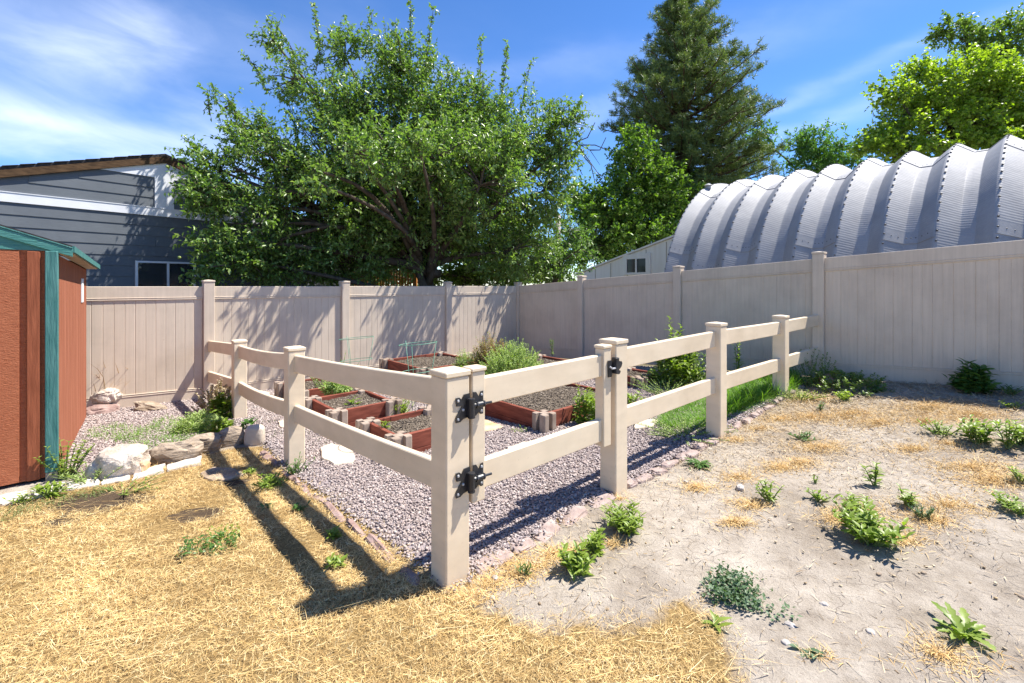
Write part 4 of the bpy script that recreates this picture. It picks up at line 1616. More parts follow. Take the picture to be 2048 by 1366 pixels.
def leafy_tree(name, label, cat, trunk_px, Y, zfoot, fork, blobs, mats, density, tw, leaf, lean=.5, trunk_r=.12, stems=None, bark='bark', droop=.35, group=None, sprouts=(), per=15, zmin=None, gap=.0, fold=.3, spread=.8):
    """trunk, limbs to each foliage mass, twigs with leaves.  tw=(min,max) twig length, leaf=(L,W)"""
    base = D(trunk_px, VH, Y)
    base.z = zfoot
    root = thing(name, label, cat, base, group)
    fk = Vector(fork) if fork is not None else base + Vector((0, 0, 1.2))
    mb = MB()
    mb.tube([base - Vector((0, 0, .2)), base.lerp(fk, .3), base.lerp(fk, .7), fk], [trunk_r * 1.35, trunk_r * 1.08, trunk_r * .95, trunk_r * .85], 10)
    cen = [D(u, v, y) for (u, v, ru, rv, y, ry) in blobs]
    limb_nodes = []
    for (c, bl) in zip(cen, blobs):
        L = (c - fk).length
        st_ = fk if RNG.uniform() < .7 else base.lerp(fk, RNG.uniform(.55, .95))
        pts = curve_pts(st_ - Vector((0, 0, .05)), c, 7, .10, .06)
        r0 = trunk_r * (.32 + .28 * min(1, bl[2] / 150))
        mb.tube(pts, [r0 * (1 - .8 * i / 7) + .006 for i in range(8)], 7)
        limb_nodes.append(pts)
    P, own = blob_pts(blobs, density)
    if gap > 0:
        nz = np.array([noise.noise(Vector(p) * 1.3) + .35 * noise.noise(Vector(p) * 3.1) for p in P])
        k = nz > -gap
        P, own = P[k], own[k]
    if zmin is not None:
        k = P[:, 2] > zmin
        P, own = P[k], own[k]
    n = len(P)
    C = np.array([list(c) for c in cen])[own]
    ctr_ = np.array(cen).mean(0)
    dirs = nrm(P - C) * .6 + nrm(P - ctr_) * .45 + rnd_dirs(n) * spread + np.array([0, 0, lean])
    dirs = nrm(dirs)
    TL = RNG.uniform(tw[0], tw[1], n)
    # sprouts: long upright shoots above the crown
    sp = []
    for (u0, v0, u1, v1, y) in sprouts:
        a, b_ = D(u0, v0, y), D(u1, v1, y + RNG.normal(0, .15))
        pts = curve_pts(a, b_, 5, .05)
        mb.tube(pts, [.014, .012, .010, .008, .006, .004], 5)
        k = max(4, int((b_ - a).length / .14))
        for i in range(k):
            t = (i + .5) / k
            sp.append((a.lerp(b_, t), (b_ - a).normalized() * .7 + Vector(RNG.normal(0, .5, 3))))
    if sp:
        P = np.vstack([P, np.array([list(s[0]) for s in sp])])
        dirs = np.vstack([dirs, nrm(np.array([list(s[1]) for s in sp]))])
        TL = np.concatenate([TL, RNG.uniform(tw[0] * .5, tw[1] * .6, len(sp))])
    # secondary branches
    for i in range(0, n, 9):
        pts = limb_nodes[own[i]]
        q = min(pts[2:], key=lambda w: (w - Vector(P[i])).length)
        cp = curve_pts(q, P[i], 4, .08, .03)
        mb.tube(cp, [.022, .017, .013, .009, .006], 5, caps=False)
    n = len(P)
    # twig wood
    S = nrm(np.cross(dirs, rnd_dirs(n)))
    tv, tq = strips(P - dirs * TL[:, None] * .45, dirs, S, TL * 1.0, np.full(n, .011), np.full(n, droop * .5), [(0, 1), (.5, .7), (1, .3)], .9)
    mb_o = mb.build('trunk', M[bark], root, smooth=True)
    np_mesh('twigs', tv, tq, M[bark], root)
    # leaves
    k = per
    t = (np.arange(k)[None] + RNG.uniform(0, 1, (n, k))) / k
    s = np.linspace(0, 1, 1)
    base_ = (P - dirs * TL[:, None] * .45)[:, None] + dirs[:, None] * (TL[:, None] * t)[..., None] - S[:, None] * (droop * .5 * TL[:, None] * t * t)[..., None]
    ld = dirs[:, None] * .45 + rnd_dirs(n * k).reshape(n, k, 3) * .95 + np.array([0, 0, -droop])
    base_ = base_.reshape(-1, 3)
    ld = ld.reshape(-1, 3)
    m_ = len(base_)
    up = np.tile((0, 0, 1.0), (m_, 1)) + RNG.normal(0, .55, (m_, 3))
    LL = RNG.uniform(leaf[0] * .65, leaf[0] * 1.25, m_)
    V, Q = diamonds(base_, ld, up, LL, LL * leaf[1] * RNG.uniform(.8, 1.2, m_), fold)
    np_mesh('crown', V, Q, M[mats], root)
    return root, P


ZG = -.2
apple_blobs = [(640, 440, 150, 120, 9.9, 1.5), (790, 330, 190, 150, 10.8, 1.8), (960, 370, 150, 150, 10.9, 1.6), (870, 230, 120, 90, 10.9, 1.2), (700, 220, 110, 70, 10.2, 1.1),
               (560, 340, 110, 80, 9.4, 1.1), (470, 410, 80, 60, 8.7, .7), (455, 475, 65, 45, 8.4, .6), (410, 330, 50, 30, 8.8, .5), (500, 270, 55, 45, 9.4, .6), (450, 215, 25, 25, 9.3, .35), (1040, 270, 80, 90, 10.9, 1.0), (1090, 380, 60, 90, 10.9, .9),
               (1130, 240, 45, 30, 10.8, .6), (1120, 300, 45, 40, 10.8, .5), (590, 535, 150, 45, 9.6, 1.0), (1010, 505, 110, 60, 10.8, 1.1), (720, 520, 120, 50, 10.2, 1.0), (820, 450, 140, 80, 10.7, 1.6), (590, 160, 70, 45, 10.2, .7), (690, 110, 60, 55, 10.4, .6), (800, 140, 75, 70, 10.6, .8), (960, 210, 60, 55, 11, .7),
               (545, 80, 25, 25, 10.3, .35), (430, 545, 40, 22, 8.3, .4), (430, 400, 55, 45, 8.5, .5), (520, 450, 70, 70, 8.9, .8), (490, 520, 70, 45, 8.7, .7), (480, 340, 60, 50, 9, .6), (400, 370, 30, 22, 8.5, .35), (660, 330, 120, 100, 9.8, 1.2), (770, 470, 130, 80, 9.9, 1.2), (900, 330, 130, 120, 10.2, 1.2), (960, 370, 120, 90, 9.0, .5), (870, 320, 110, 80, 8.7, .5), (770, 290, 80, 60, 8.4, .4), (1010, 300, 60, 60, 9.4, .5), (690, 310, 65, 50, 8.0, .35), (625, 340, 45, 35, 7.8, .3), (775, 345, 45, 32, 7.5, .3), (835, 290, 45, 32, 7.7, .3), (715, 305, 38, 28, 7.2, .25), (642, 368, 32, 22, 6.9, .2), (880, 470, 90, 60, 10.3, 1.0)]
apple_spr = [(640, 110, 628, 5, 10.4), (600, 130, 545, 40, 10.3), (720, 120, 688, 30, 10.4), (730, 110, 745, 20, 10.4), (780, 130, 790, 40, 10.6), (820, 130, 822, -20, 10.6), (850, 140, 868, 10, 10.6), (900, 200, 893, 110, 10.8), (955, 200, 962, 70, 11), (1000, 210, 1015, 85, 11), (1040, 230, 1062, 120, 11), (860, 180, 850, 70, 10.7),
             (1130, 250, 1165, 195, 10.8), (420, 230, 414, 178, 9.3), (520, 150, 490, 110, 10.2), (480, 240, 448, 190, 9.3), (400, 300, 372, 280, 8.8), (440, 500, 375, 505, 8.2), (420, 400, 350, 372, 8.5), (420, 415, 345, 385, 8.4), (450, 530, 370, 548, 8.0), (600, 300, 575, 200, 9.8), (1100, 260, 1140, 200, 10.8)]
tb = D(872, VH, 10.6)
tree, AP = leafy_tree('apple_tree', 'large spreading apple tree leaning over the back fence', 'tree', 872, 10.6, ZG, (tb.x - .25, 10.5, 1.75), apple_blobs, 'leaf_apple', 410, (.26, .66), (.093, .46), .22, .17, sprouts=apple_spr, zmin=1.36, gap=.20, per=16)
mb = MB()
a = D(878, 548, 10.5)
mb.tube([a, D(840, 537, 10.2), D(800, 525, 10.0), D(760, 518, 9.8), D(700, 500, 9.6)], [.10, .095, .09, .075, .04], 9)
mb.tube([D(868, 556, 10.5), D(858, 500, 10.5), D(852, 440, 10.6), D(860, 380, 10.7)], [.10, .09, .08, .05], 9)
mb.build('limb', M['bark'], tree, smooth=True)
sel = AP[(AP[:, 2] > 1.5) & (AP[:, 2] < 3.6) & (AP[:, 0] < -1.0)]
for i in range(46):
    p = Vector(sel[int(RNG.integers(len(sel)))]) + Vector((RNG.normal(0, .1), -.3, -.12))
    mb = MB()
    r = RNG.uniform(.019, .027)
    mb.tube([p + Vector((0, 0, z * r)) for z in (-1, -.8, -.3, .3, .8, .95)], [r * k for k in (.15, .62, .97, .97, .6, .2)], 8)
    mb.build('apple', M['apple'], tree, smooth=True)
# bare dead branches on the right-hand side of the apple tree
mb = MB()
for (pts) in (((1110, 290), (1150, 285), (1180, 300), (1200, 330)), ((1150, 285), (1175, 275), (1190, 245)), ((1150, 285), (1170, 310), (1195, 345), (1210, 360)), ((1160, 290), (1190, 290), (1215, 300)), ((1180, 300), (1200, 300), (1212, 275)),
              ((1120, 300), (1150, 320), (1165, 350)), ((1165, 310), (1182, 330), (1190, 365))):
    q = [D(u, v, 10.8 + .05 * i) for i, (u, v) in enumerate(pts)]
    mb.tube(q, [.016 - .004 * i for i in range(len(q))], 5)
mb.build('dead_branch', M['bark'], tree)

# box elder in front of the pine
leafy_tree('broadleaf_tree', 'dense green broadleaf tree rising behind the white board building', 'tree', 1275, 20, ZG, (D(1275, 480, 20)), [(1265, 300, 45, 40, 19.7, 1.1), (1290, 360, 75, 60, 20, 1.5), (1240, 400, 80, 60, 19.7, 1.5), (1320, 420, 70, 70, 20.3, 1.5), (1200, 450, 80, 55, 19.2, 1.5), (1270, 470, 100, 60, 19.7, 1.7),
           (1355, 390, 50, 40, 20.5, 1), (1180, 400, 50, 40, 19.5, 1), (1180, 500, 70, 40, 19, 1.1), (1340, 460, 60, 40, 20.6, 1)], 'leaf_elder', 190, (.45, .95), (.16, .55), .15, .2, gap=.2, per=16, zmin=1.2,
           sprouts=[(1260, 290, 1240, 262, 19.7), (1280, 290, 1285, 258, 19.8), (1250, 330, 1225, 300, 19.7), (1345, 380, 1385, 345, 20.5), (1160, 400, 1140, 375, 19.5)])
leafy_tree('broadleaf_tree', 'pale green bushy small tree above the corner of the fence', 'tree', 1110, 12.3, ZG, (D(1108, 545, 12.3)), [(1095, 480, 45, 45, 12.3, .7), (1120, 520, 60, 35, 12.2, .7), (1150, 505, 35, 22, 12.0, .5), (1080, 535, 40, 25, 12, .5), (1140, 470, 35, 30, 12.5, .5), (1070, 450, 30, 30, 12.6, .5)], 'leaf_bush', 330, (.3, .6), (.11, .4), .2, .06, gap=.2, per=14, zmin=1.3, droop=.5,
           sprouts=[(1150, 505, 1200, 500, 11.9), (1090, 450, 1085, 415, 12.4), (1125, 470, 1130, 440, 12.4), (1165, 500, 1200, 520, 11.8)])
# bright tree on the right
br = [(1950, 160, 70, 55, 19, 1.4), (1880, 200, 75, 55, 19, 1.4), (1985, 210, 80, 60, 19, 1.5), (1830, 240, 70, 45, 18.6, 1.3), (1920, 260, 80, 45, 18.6, 1.4), (1780, 270, 45, 32, 18.4, .9), (1790, 190, 40, 22, 18.6, .7), (2040, 170, 60, 60, 19, 1.4), (2060, 260, 70, 50, 18.5, 1.3), (1850, 150, 50, 30, 19, .9), (1740, 295, 35, 18, 18.2, .6), (1990, 285, 60, 30, 18, 1), (1830, 300, 70, 25, 18, 1)]
leafy_tree('broadleaf_tree', 'bright yellow-green tree behind the metal arch building', 'tree', 1930, 19, ZG, (D(1925, 330, 19)), br, 'leaf_bright', 330, (.4, .9), (.135, .8), .15, .2, gap=.10, per=13, fold=.2,
           sprouts=[(1780, 185, 1732, 165, 18.6), (1790, 180, 1760, 150, 18.6), (1860, 140, 1850, 105, 19), (1740, 295, 1700, 300, 18.2)])
leafy_tree('broadleaf_tree', 'dark green tree at the upper right edge, above the yellow-green one', 'tree', 2010, 23, ZG, (D(2015, 200, 23)), [(2010, 90, 70, 45, 23, 1.4), (1930, 75, 45, 28, 23, 1.0), (1890, 60, 30, 22, 23, .7), (2045, 40, 40, 30, 23, .9), (1970, 110, 60, 30, 23, 1.1)], 'leaf_dark', 115, (.5, .9), (.17, .6), .15, .22, gap=.2, per=14,
           sprouts=[(1890, 60, 1856, 75, 23), (1930, 60, 1918, 28, 23), (2020, 50, 1990, 40, 23), (1900, 50, 1893, 35, 23)])
leafy_tree('broadleaf_tree', 'rounded feathery green tree between the pine and the yellow-green tree', 'tree', 1640, 28, ZG, (D(1640, 400, 28)), [(1640, 300, 55, 50, 28, 1.8), (1600, 300, 35, 40, 28, 1.4), (1690, 320, 40, 32, 28, 1.4), (1640, 345, 80, 40, 28, 1.6), (1520, 280, 40, 30, 29, 1.2)], 'leaf_ash', 75, (.5, 1.0), (.24, .38), .2, .2, gap=.2, per=16)
leafy_tree('broadleaf_tree', 'shaded leafy bush low behind the apple tree trunk', 'bush', 960, 13.5, ZG, (D(960, 545, 13.5)), [(940, 520, 70, 50, 13.5, .8), (1030, 500, 60, 60, 13.6, .8), (1000, 440, 60, 60, 13.8, .8), (720, 548, 80, 26, 13, .5), (800, 550, 80, 24, 13.4, .5), (880, 552, 80, 24, 13.6, .5), (960, 552, 70, 24, 13.8, .5), (1040, 552, 60, 24, 14, .5), (1110, 552, 50, 24, 14.2, .5), (660, 500, 90, 60, 12.8, .7), (560, 520, 70, 40, 11.6, .5)], 'leaf_dark', 300, (.4, .8), (.13, .5), .2, .08, per=14, zmin=.9)


# pine
def pine():
    Y = 23.0
    base = D(1365, VH, Y)
    base.z = ZG
    top = D(1368, -40, Y)
    root = thing('pine_tree', 'tall dark green pine with long irregular boughs', 'tree', base)
    mb = MB()
    n = 12
    mb.tube([base.lerp(top, i / n) + Vector((math.sin(i * 1.3) * .05, 0, 0)) for i in range(n + 1)], [.34 * (1 - i / n) + .03 for i in range(n + 1)], 9)
    trunk_end = top
    # silhouettes: photo row, reach to the left, reach to the right (pixels)
    prof = [(-30, 10, 10), (0, 30, 30), (30, 40, 45), (60, 58, 75), (100, 85, 85), (135, 100, 105), (170, 125, 135), (190, 135, 185), (225, 150, 165), (260, 165, 150), (300, 100, 170), (340, 150, 180), (385, 120, 165), (430, 100, 150)]
    TUF, TD = [], []
    rows = np.arange(-28, 430, 11.5)
    for ri, v in enumerate(rows):
        for q in range(9):
            v = rows[ri] + RNG.normal(0, 6)
            az = RNG.uniform(0, 2 * math.pi)
            reachL = np.interp(v, [p[0] for p in prof], [p[1] for p in prof])
            reachR = np.interp(v, [p[0] for p in prof], [p[2] for p in prof])
            cx_ = math.cos(az)
            rch = (reachR if cx_ > 0 else reachL) * abs(cx_) + .5 * (reachL + reachR) * .75 * (1 - abs(cx_))
            rch *= RNG.choice([.5, .75, .9, 1.0, 1.08], p=[.15, .25, .25, .25, .1])
            R = rch * Y / F
            z0 = H - (v - VH) * Y / F
            st0 = base.lerp(top, (z0 - base.z) / (top.z - base.z))
            dirv = Vector((cx_, math.sin(az), 0))
            lift = np.interp(v, [-30, 100, 430], [.75, .22, .02]) + RNG.normal(0, .12)
            pts = []
            ns = 6
            for i in range(ns + 1):
                t = i / ns
                pts.append(st0 + dirv * (R * t) + Vector((0, 0, R * (lift * t - .34 * t * (1 - t) - .03))) + Vector(RNG.normal(0, .05 * t, 3)))
            mb.tube(pts, [.055 * (.4 + R / 5) * (1 - .85 * i / ns) + .008 for i in range(ns + 1)], 5, caps=False)
            # tufts along bough and side shoots
            nt_ = int(5 + R * 10)
            for k in range(nt_):
                t = RNG.uniform(.22, 1) ** .75
                i = min(int(t * ns), ns - 1)
                p = pts[i].lerp(pts[i + 1], t * ns - i)
                sd = Vector(RNG.normal(0, 1, 3))
                sd = sd - dirv * sd.dot(dirv) * .4
                sd.z = abs(sd.z) * .7
                off = sd.normalized() * RNG.uniform(.05, .32 + .14 * R * (1.1 - t))
                TUF.append(p + off)
                TD.append(dirv * .6 + sd.normalized() * .6 + Vector((0, 0, .45)))
            TUF.append(pts[-1])
            TD.append(dirv + Vector((0, 0, .4)))
    mb.build('trunk', M['bark_pine'], root, smooth=True)
    P = np.array([list(p) for p in TUF])
    d = nrm(np.array([list(p) for p in TD]))
    n = len(P)
    k = 26
    t = RNG.uniform(-.15, .35, (n, k))
    b_ = P[:, None] + d[:, None] * (t * .42)[..., None]
    nd_ = d[:, None] * .55 + rnd_dirs(n * k).reshape(n, k, 3) * .9
    m_ = n * k
    V, Q = diamonds(b_.reshape(-1, 3), nd_.reshape(-1, 3), rnd_dirs(m_), RNG.uniform(.13, .24, m_), RNG.uniform(.018, .03, m_), .2)
    np_mesh('crown', V, Q, M['needle'], root)


pine()

# ------------------------------------------------------------------ pole and orange deck fence behind
pb = D(1116, VH, 15.0)
pole = thing('utility_pole', 'grey wooden pole among leaves above the fence corner', 'pole', (pb.x, pb.y, ZG))
zt_ = D(1116, 428, 15).z
mb = MB()
mb.tube([(pb.x, pb.y, ZG - .2), (pb.x, pb.y, zt_)], [.11, .085], 10)
mb.build('shaft', M['pole'], pole, smooth=True)
mb = MB()
mb.tube([(pb.x - .02, pb.y, zt_ - .12), (pb.x - .12, pb.y, zt_ + .02), (pb.x - .03, pb.y, zt_ + .08)], [.08, .12, .05], 10)
mb.build('pole_cap', M['bark'], pole, smooth=True)
mb = MB()
q = D(1142, 462, 14.8)
mb.tube([(pb.x, pb.y, q.z + .02), (q.x, q.y, q.z)], .022, 6)
mb.tube([(q.x, q.y, q.z - .07), (q.x, q.y, q.z + .04)], [.10, .09], 10)
mb.tube([(q.x, q.y, q.z + .04), (q.x, q.y, q.z + .07)], [.13, .11], 10)
mb.build('lamp_head', M['old_white'], pole)
ob = D(770, VH, 12.2)
deck = thing('deck_railing', 'orange wooden deck railing glimpsed under the apple tree', 'railing', (ob.x, ob.y, ZG))
i = 0
for u in np.arange(706, 830, 5.5):
    p = D(u, VH, 12.2)
    mb = MB()
    mb.box((p.x, p.y), (1, 0), (0, 1), .042, .03, 1.0, 1.86)
    mb.build('baluster', M['orange_wood'], deck)
for zz in (.98, 1.90):
    mb = MB()
    a, c_ = D(700, VH, 12.2), D(835, VH, 12.2)
    mb.box(((a.x + c_.x) / 2, a.y), (1, 0), (0, 1), c_.x - a.x, .08, zz - .04, zz + .02)
    mb.build('deck_rail', M['orange_wood'], deck)
mb = MB()
for u in (706, 830):
    p = D(u, VH, 12.25)
    mb.box((p.x, p.y), (1, 0), (0, 1), .10, .10, ZG - .1, 1.98)
mb.build('deck_post', M['orange_wood'], deck)

# ------------------------------------------------------------------ rocks and edging


def ico(sub):
    import bmesh
    bm = bmesh.new()
    bmesh.ops.create_icosphere(bm, subdivisions=sub, radius=1)
    vs = np.array([v.co[:] for v in bm.verts])
    fs = [tuple(v.index for v in f.verts) for f in bm.faces]
    bm.free()
    return vs, fs


IC3 = ico(4)
IC2 = ico(3)


def rock(name, label, cat, c, sx, sy, sz, rot, mat, seed, rough=.25, sub=3, group=None, sink=.3, block=.55, layers=0.0, tilt=0.0):
    vs, fs = IC3 if sub == 3 else IC2
    v = vs.copy()
    # push the ball towards a rounded block, then roughen it
    v = np.sign(v) * np.abs(v) ** block
    sv = Vector((seed * 3.1, seed * 1.7, seed * .9))
    v *= 1 / np.maximum(.75, np.linalg.norm(v, axis=1, keepdims=True) ** .55)
    out = []
    for p in v:
        q = Vector(p)
        n1 = noise.noise(q * 1.1 + sv)
        n2 = noise.noise(q * 2.7 + sv)
        n3 = noise.noise(q * 7 + sv)
        k = 1 + rough * (n1 * .8 + n2 * .5 + n3 * .22)
        q = q * k
        if layers:
            q.x *= 1 + layers * math.sin(q.z * 14 + n1 * 5) * .5
            q.y *= 1 + layers * math.sin(q.z * 14 + n1 * 5) * .5
        out.append((q.x * sx, q.y * sy, q.z * sz))
    Rm = Matrix.Rotation(rot, 3, 'Z') @ Matrix.Rotation(tilt, 3, 'Y')
    mb = MB()
    mb.add([Vector(c) + Vector((0, 0, sz * (1 - 2 * sink))) + Rm @ Vector(p) for p in out], fs)
    o = mb.build(name, mat, None, smooth=True, loc=c)
    md = o.modifiers.new('edges', 'EDGE_SPLIT')
    md.split_angle = rad(26)
    return tag(o, label, cat, group)


def slab(name, label, cat, c, outline, th, mat, group=None, tilt=(0, 0), wob=.006):
    """flat stone from an outline of (x, y) offsets, rough edge"""
    n = len(outline)
    pts = []
    for i in range(n):
        a, b_ = np.array(outline[i]), np.array(outline[(i + 1) % n])
        for t in (0, .25, .5, .75):
            p = a + (b_ - a) * t + RNG.normal(0, wob, 2)
            pts.append(p)
    n = len(pts)
    mb = MB()

    def P(p, z, k=1.0):
        return (c[0] + p[0] * k, c[1] + p[1] * k, c[2] + z + tilt[0] * p[0] + tilt[1] * p[1])
    vs = [P(p, -.05, 1.0) for p in pts] + [P(p, th - .008 + RNG.normal(0, .001), 1.0) for p in pts] + [P(p, th + RNG.normal(0, .0008), .965) for p in pts] + [P((0, 0), th)]
    fs = []
    for r in range(2):
        for i in range(n):
            j = (i + 1) % n
            fs.append((r * n + i, r * n + j, (r + 1) * n + j, (r + 1) * n + i))
    for i in range(n):
        fs.append((2 * n + i, 2 * n + (i + 1) % n, 3 * n))
    mb.add(vs, fs)
    o = mb.build(name, mat, None, loc=c)
    return tag(o, label, cat, group)


def world_outline(pxs, z=None):
    g = [G(u, v) for u, v in pxs]
    c = sum(g, Vector((0, 0, 0))) / len(g)
    return c, [((p.x - c.x), (p.y - c.y)) for p in g]


g = G(208, 962)
rock('boulder', 'big white limestone boulder beside the shed corner', 'rock', (g.x, g.y + .14, g.z), .185, .15, .135, .30, M['rock_white'], 1, .30, block=.62, sink=.22)
g = G(330, 932)
rock('boulder', 'brown layered rock just right of the white boulder', 'rock', (g.x, g.y + .12, g.z), .175, .10, .105, .42, M['rock_brown'], 2, .34, sink=.25, layers=.10, tilt=-.12)
g = G(392, 908)
rock('boulder', 'grey-faced flat-topped rock in the middle of the low rock row', 'rock', (g.x, g.y + .10, g.z), .145, .10, .10, .48, M['rock_brown'], 5, .25, sink=.25, layers=.06)
g = G(452, 895)
rock('boulder', 'squarish brown rock in the row, crossed by a rail shadow', 'rock', (g.x, g.y + .09, g.z), .115, .085, .105, .45, M['rock_brown'], 8, .2, sink=.22, block=.42)
g = G(500, 893)
rock('boulder', 'upright tan block of stone at the right end of the rock row', 'rock', (g.x, g.y + .08, g.z), .09, .065, .11, .30, M['flag'], 11, .14, sink=.18, block=.33)
g = G(262, 952)
rock('boulder', 'small rusty broken stone wedged between white boulder and layered rock', 'rock', (g.x, g.y + .05, g.z), .075, .06, .075, .2, M['flag_orange'], 14, .45, sink=.3)
g = G(168, 826)
rock('boulder', 'pinkish rock on top of the pile at the shed rear corner', 'rock', (g.x + .18, g.y + .1, g.z + .14), .15, .12, .09, .3, M['rock_white'], 17, .3)
rock('boulder', 'reddish rock at the base of the pile by the shed rear corner', 'rock', (g.x + .22, g.y - .03, g.z - .02), .17, .12, .085, .9, M['rock_edge'], 19, .3)
g = G(303, 822)
rock('boulder', 'dark mossy pointed slab lying on gravel near the back fence', 'rock', (g.x, g.y, g.z), .17, .10, .065, .2, M['rock_brown'], 23, .4, tilt=.25)
g = G(390, 775)
rock('boulder', 'pale tan angular rock leaning at the back fence post', 'rock', (g.x, g.y - .05, g.z), .17, .10, .13, .6, M['flag'], 27, .3, block=.45, tilt=.4)
g = G(1386, 752)
rock('boulder', 'rounded grey rock beside the tall leafy weed', 'rock', (g.x, g.y, g.z), .17, .13, .11, .5, M['rock_white'], 29, .25)
g = G(1672, 768)
rock('boulder', 'grey-brown rock in shade at the foot of the fence', 'rock', (g.x - .05, g.y, g.z), .22, .10, .09, .6, M['rock_edge'], 31, .3)

flags = [([(640, 905), (662, 897), (704, 905), (712, 918), (708, 932), (668, 936), (642, 924)], 'round pale flagstone in gravel below the left rails', M['flag']),
         ([(958, 845), (975, 848), (1007, 858), (985, 866), (960, 870), (935, 858)], 'orange-edged flagstone seen just right of the gate hinge stile', M['flag_orange']),
         ([(1015, 905), (1050, 893), (1085, 905), (1060, 925), (1020, 930)], 'tan flagstone showing through the gate over its lower rail', M['flag']),
         ([(1268, 852), (1300, 845), (1318, 848), (1300, 862), (1270, 866)], 'tan flagstone in gravel right of the gate post', M['flag']),
         ([(555, 850), (580, 846), (600, 852), (585, 862), (560, 862)], 'small tan flagstone behind the left rail post', M['flag']),
         ([(500, 790), (520, 786), (540, 790), (528, 798), (506, 798)], 'pale stepping stone far back near the back fence', M['flag'])]
for pxs, lab, mt in flags:
    c, ol = world_outline(pxs)
    slab('flagstone', lab, 'stepping stone', (c.x, c.y, c.z + .012), ol, .028, mt)
c, ol = world_outline([(400, 950), (430, 938), (470, 942), (492, 950), (455, 962), (415, 962)])
slab('flagstone', 'grey flat stone sunk in the dry lawn under the rail shadow', 'stepping stone', (c.x, c.y, c.z + .006), ol, .012, M['rock_brown'])
# pale mowing strip along the rock row
strip_px = [(-10, 1000), (60, 988), (130, 972), (200, 962), (262, 952), (330, 935), (405, 918)]
for i in range(6):
    (u0, v0), (u1, v1) = strip_px[i], strip_px[i + 1]
    du = 3
    pxs = [(u0 + du, v0 - 1), (u0 + du, v0 + 15 - i), (u1 - du, v1 + 15 - i), (u1 - du, v1 - 1)]
    c, ol = world_outline(pxs)
    slab('edging_slab', ['white concrete edging slab at the foot of the shed door', 'white concrete edging slab under the teal corner trim', 'white concrete edging slab before the shed corner weeds', 'white concrete edging slab in front of the big white boulder', 'white concrete edging slab in front of the rusty stone', 'white concrete edging slab ending before the grey-faced rock'][i], 'edging', (c.x, c.y, c.z + .008), ol, .016, M['concrete'], 'white edging slabs')


def edging(a, b_, n, label, group, mat, wid, hh, off, jit=.3):
    cuts = np.cumsum(RNG.uniform(1 - jit, 1 + jit * 1.6, n))
    cuts = np.concatenate([[0], cuts]) / cuts[-1]
    for i in range(n):
        p, q = a.lerp(b_, cuts[i]), a.lerp(b_, cuts[i + 1])
        d = q - p
        L = d.length
        d.normalize()
        c = (p + q) / 2 + perp(d) * (off + RNG.normal(0, wid * .08))
        w = wid * RNG.uniform(.8, 1.3)
        hz = hh * RNG.uniform(.7, 1.3)
        rock('edging_stone', label, 'edging stone', (c.x, c.y, h1(c.x, c.y)), L * .52, w / 2, hz * 1.25, math.atan2(d.y, d.x) + RNG.normal(0, .08), mat, RNG.uniform(0, 60), .36, 2, group, .72, .30, tilt=RNG.normal(0, .08))


edging(P0 + dL * .12 - dG * .02, L1 - dL * .05 - dG * .02, 9, 'thin reddish stone edging gravel bed and dry lawn under left rails', 'reddish edging stones under the left rails', M['rock_edge'], .050, .036, .035, .7)
edging(L1 + dL * .12, L1 + dL * .55, 3, 'thin reddish edging stone past the left rail post near the upright tan block', 'reddish edging stones past the left rail post', M['rock_edge'], .07, .05, .05)
edging(P0 + dG * .16 + dL * .02, P0 + dG * 1.28 + dL * .02, 5, 'wide pink edging stone under the gate', 'pink edging stones under the gate', M['rock_pink'], .12, .034, .0, .45)
edging(R1 + dG * .15, R2 - dG * .02, 8, 'narrow pink edging stone between gate post and next post', 'pink edging stones right of the gate', M['rock_pink'], .085, .05, .02, .45)
edging(R2 + dG * .16, R3 - dG * .03, 8, 'pale edging stone along tall green grass', 'pale edging stones along the green grass', M['rock_pink'], .07, .055, .02, .45)
edging(R3 + dG * .16, PB - dG * .15, 5, 'edging stone between the last rail post and the tall fence', 'edging stones by the tall fence', M['rock_pink'], .075, .055, .0, .45)
for (u, v, s, lab) in ((990, 1160, .024, 'white round pebble right of the corner post foot'), (985, 1197, .014, 'small pale pebble below the white one near the corner post'), (1372, 965, .02, 'pale stone on dirt near the gate post'), (1648, 1211, .018, 'grey angular stone alone in the middle of bare dirt'),
                      (1740, 1267, .02, 'smooth grey pebble with a twig on the lower dirt'), (1580, 1254, .024, 'flat pale pebble half sunk by the spreading blue-green weed'), (1573, 1289, .02, 'grey pebble beside the small low rosette'), (2046, 1198, .016, 'dark pebble at the right edge of the dirt'), (1480, 978, .035, 'pale stone among dry grass tufts left of the middle dirt'), (1758, 1150, .013, 'small dark pebble below the big green clump'), (1848, 1148, .013, 'tiny dark brown pebble right of the others')):
    g = G(u, v)
    rock('pebble', lab, 'pebble', (g.x, g.y, g.z), s * .92, s * .72, s * .6, RNG.uniform(0, 3), M['pebble'] if 'dark' not in lab else M['rock_brown'], RNG.uniform(0, 50), .32, 2, 'loose pebbles on the dirt', .36, .6)

# ------------------------------------------------------------------ plants


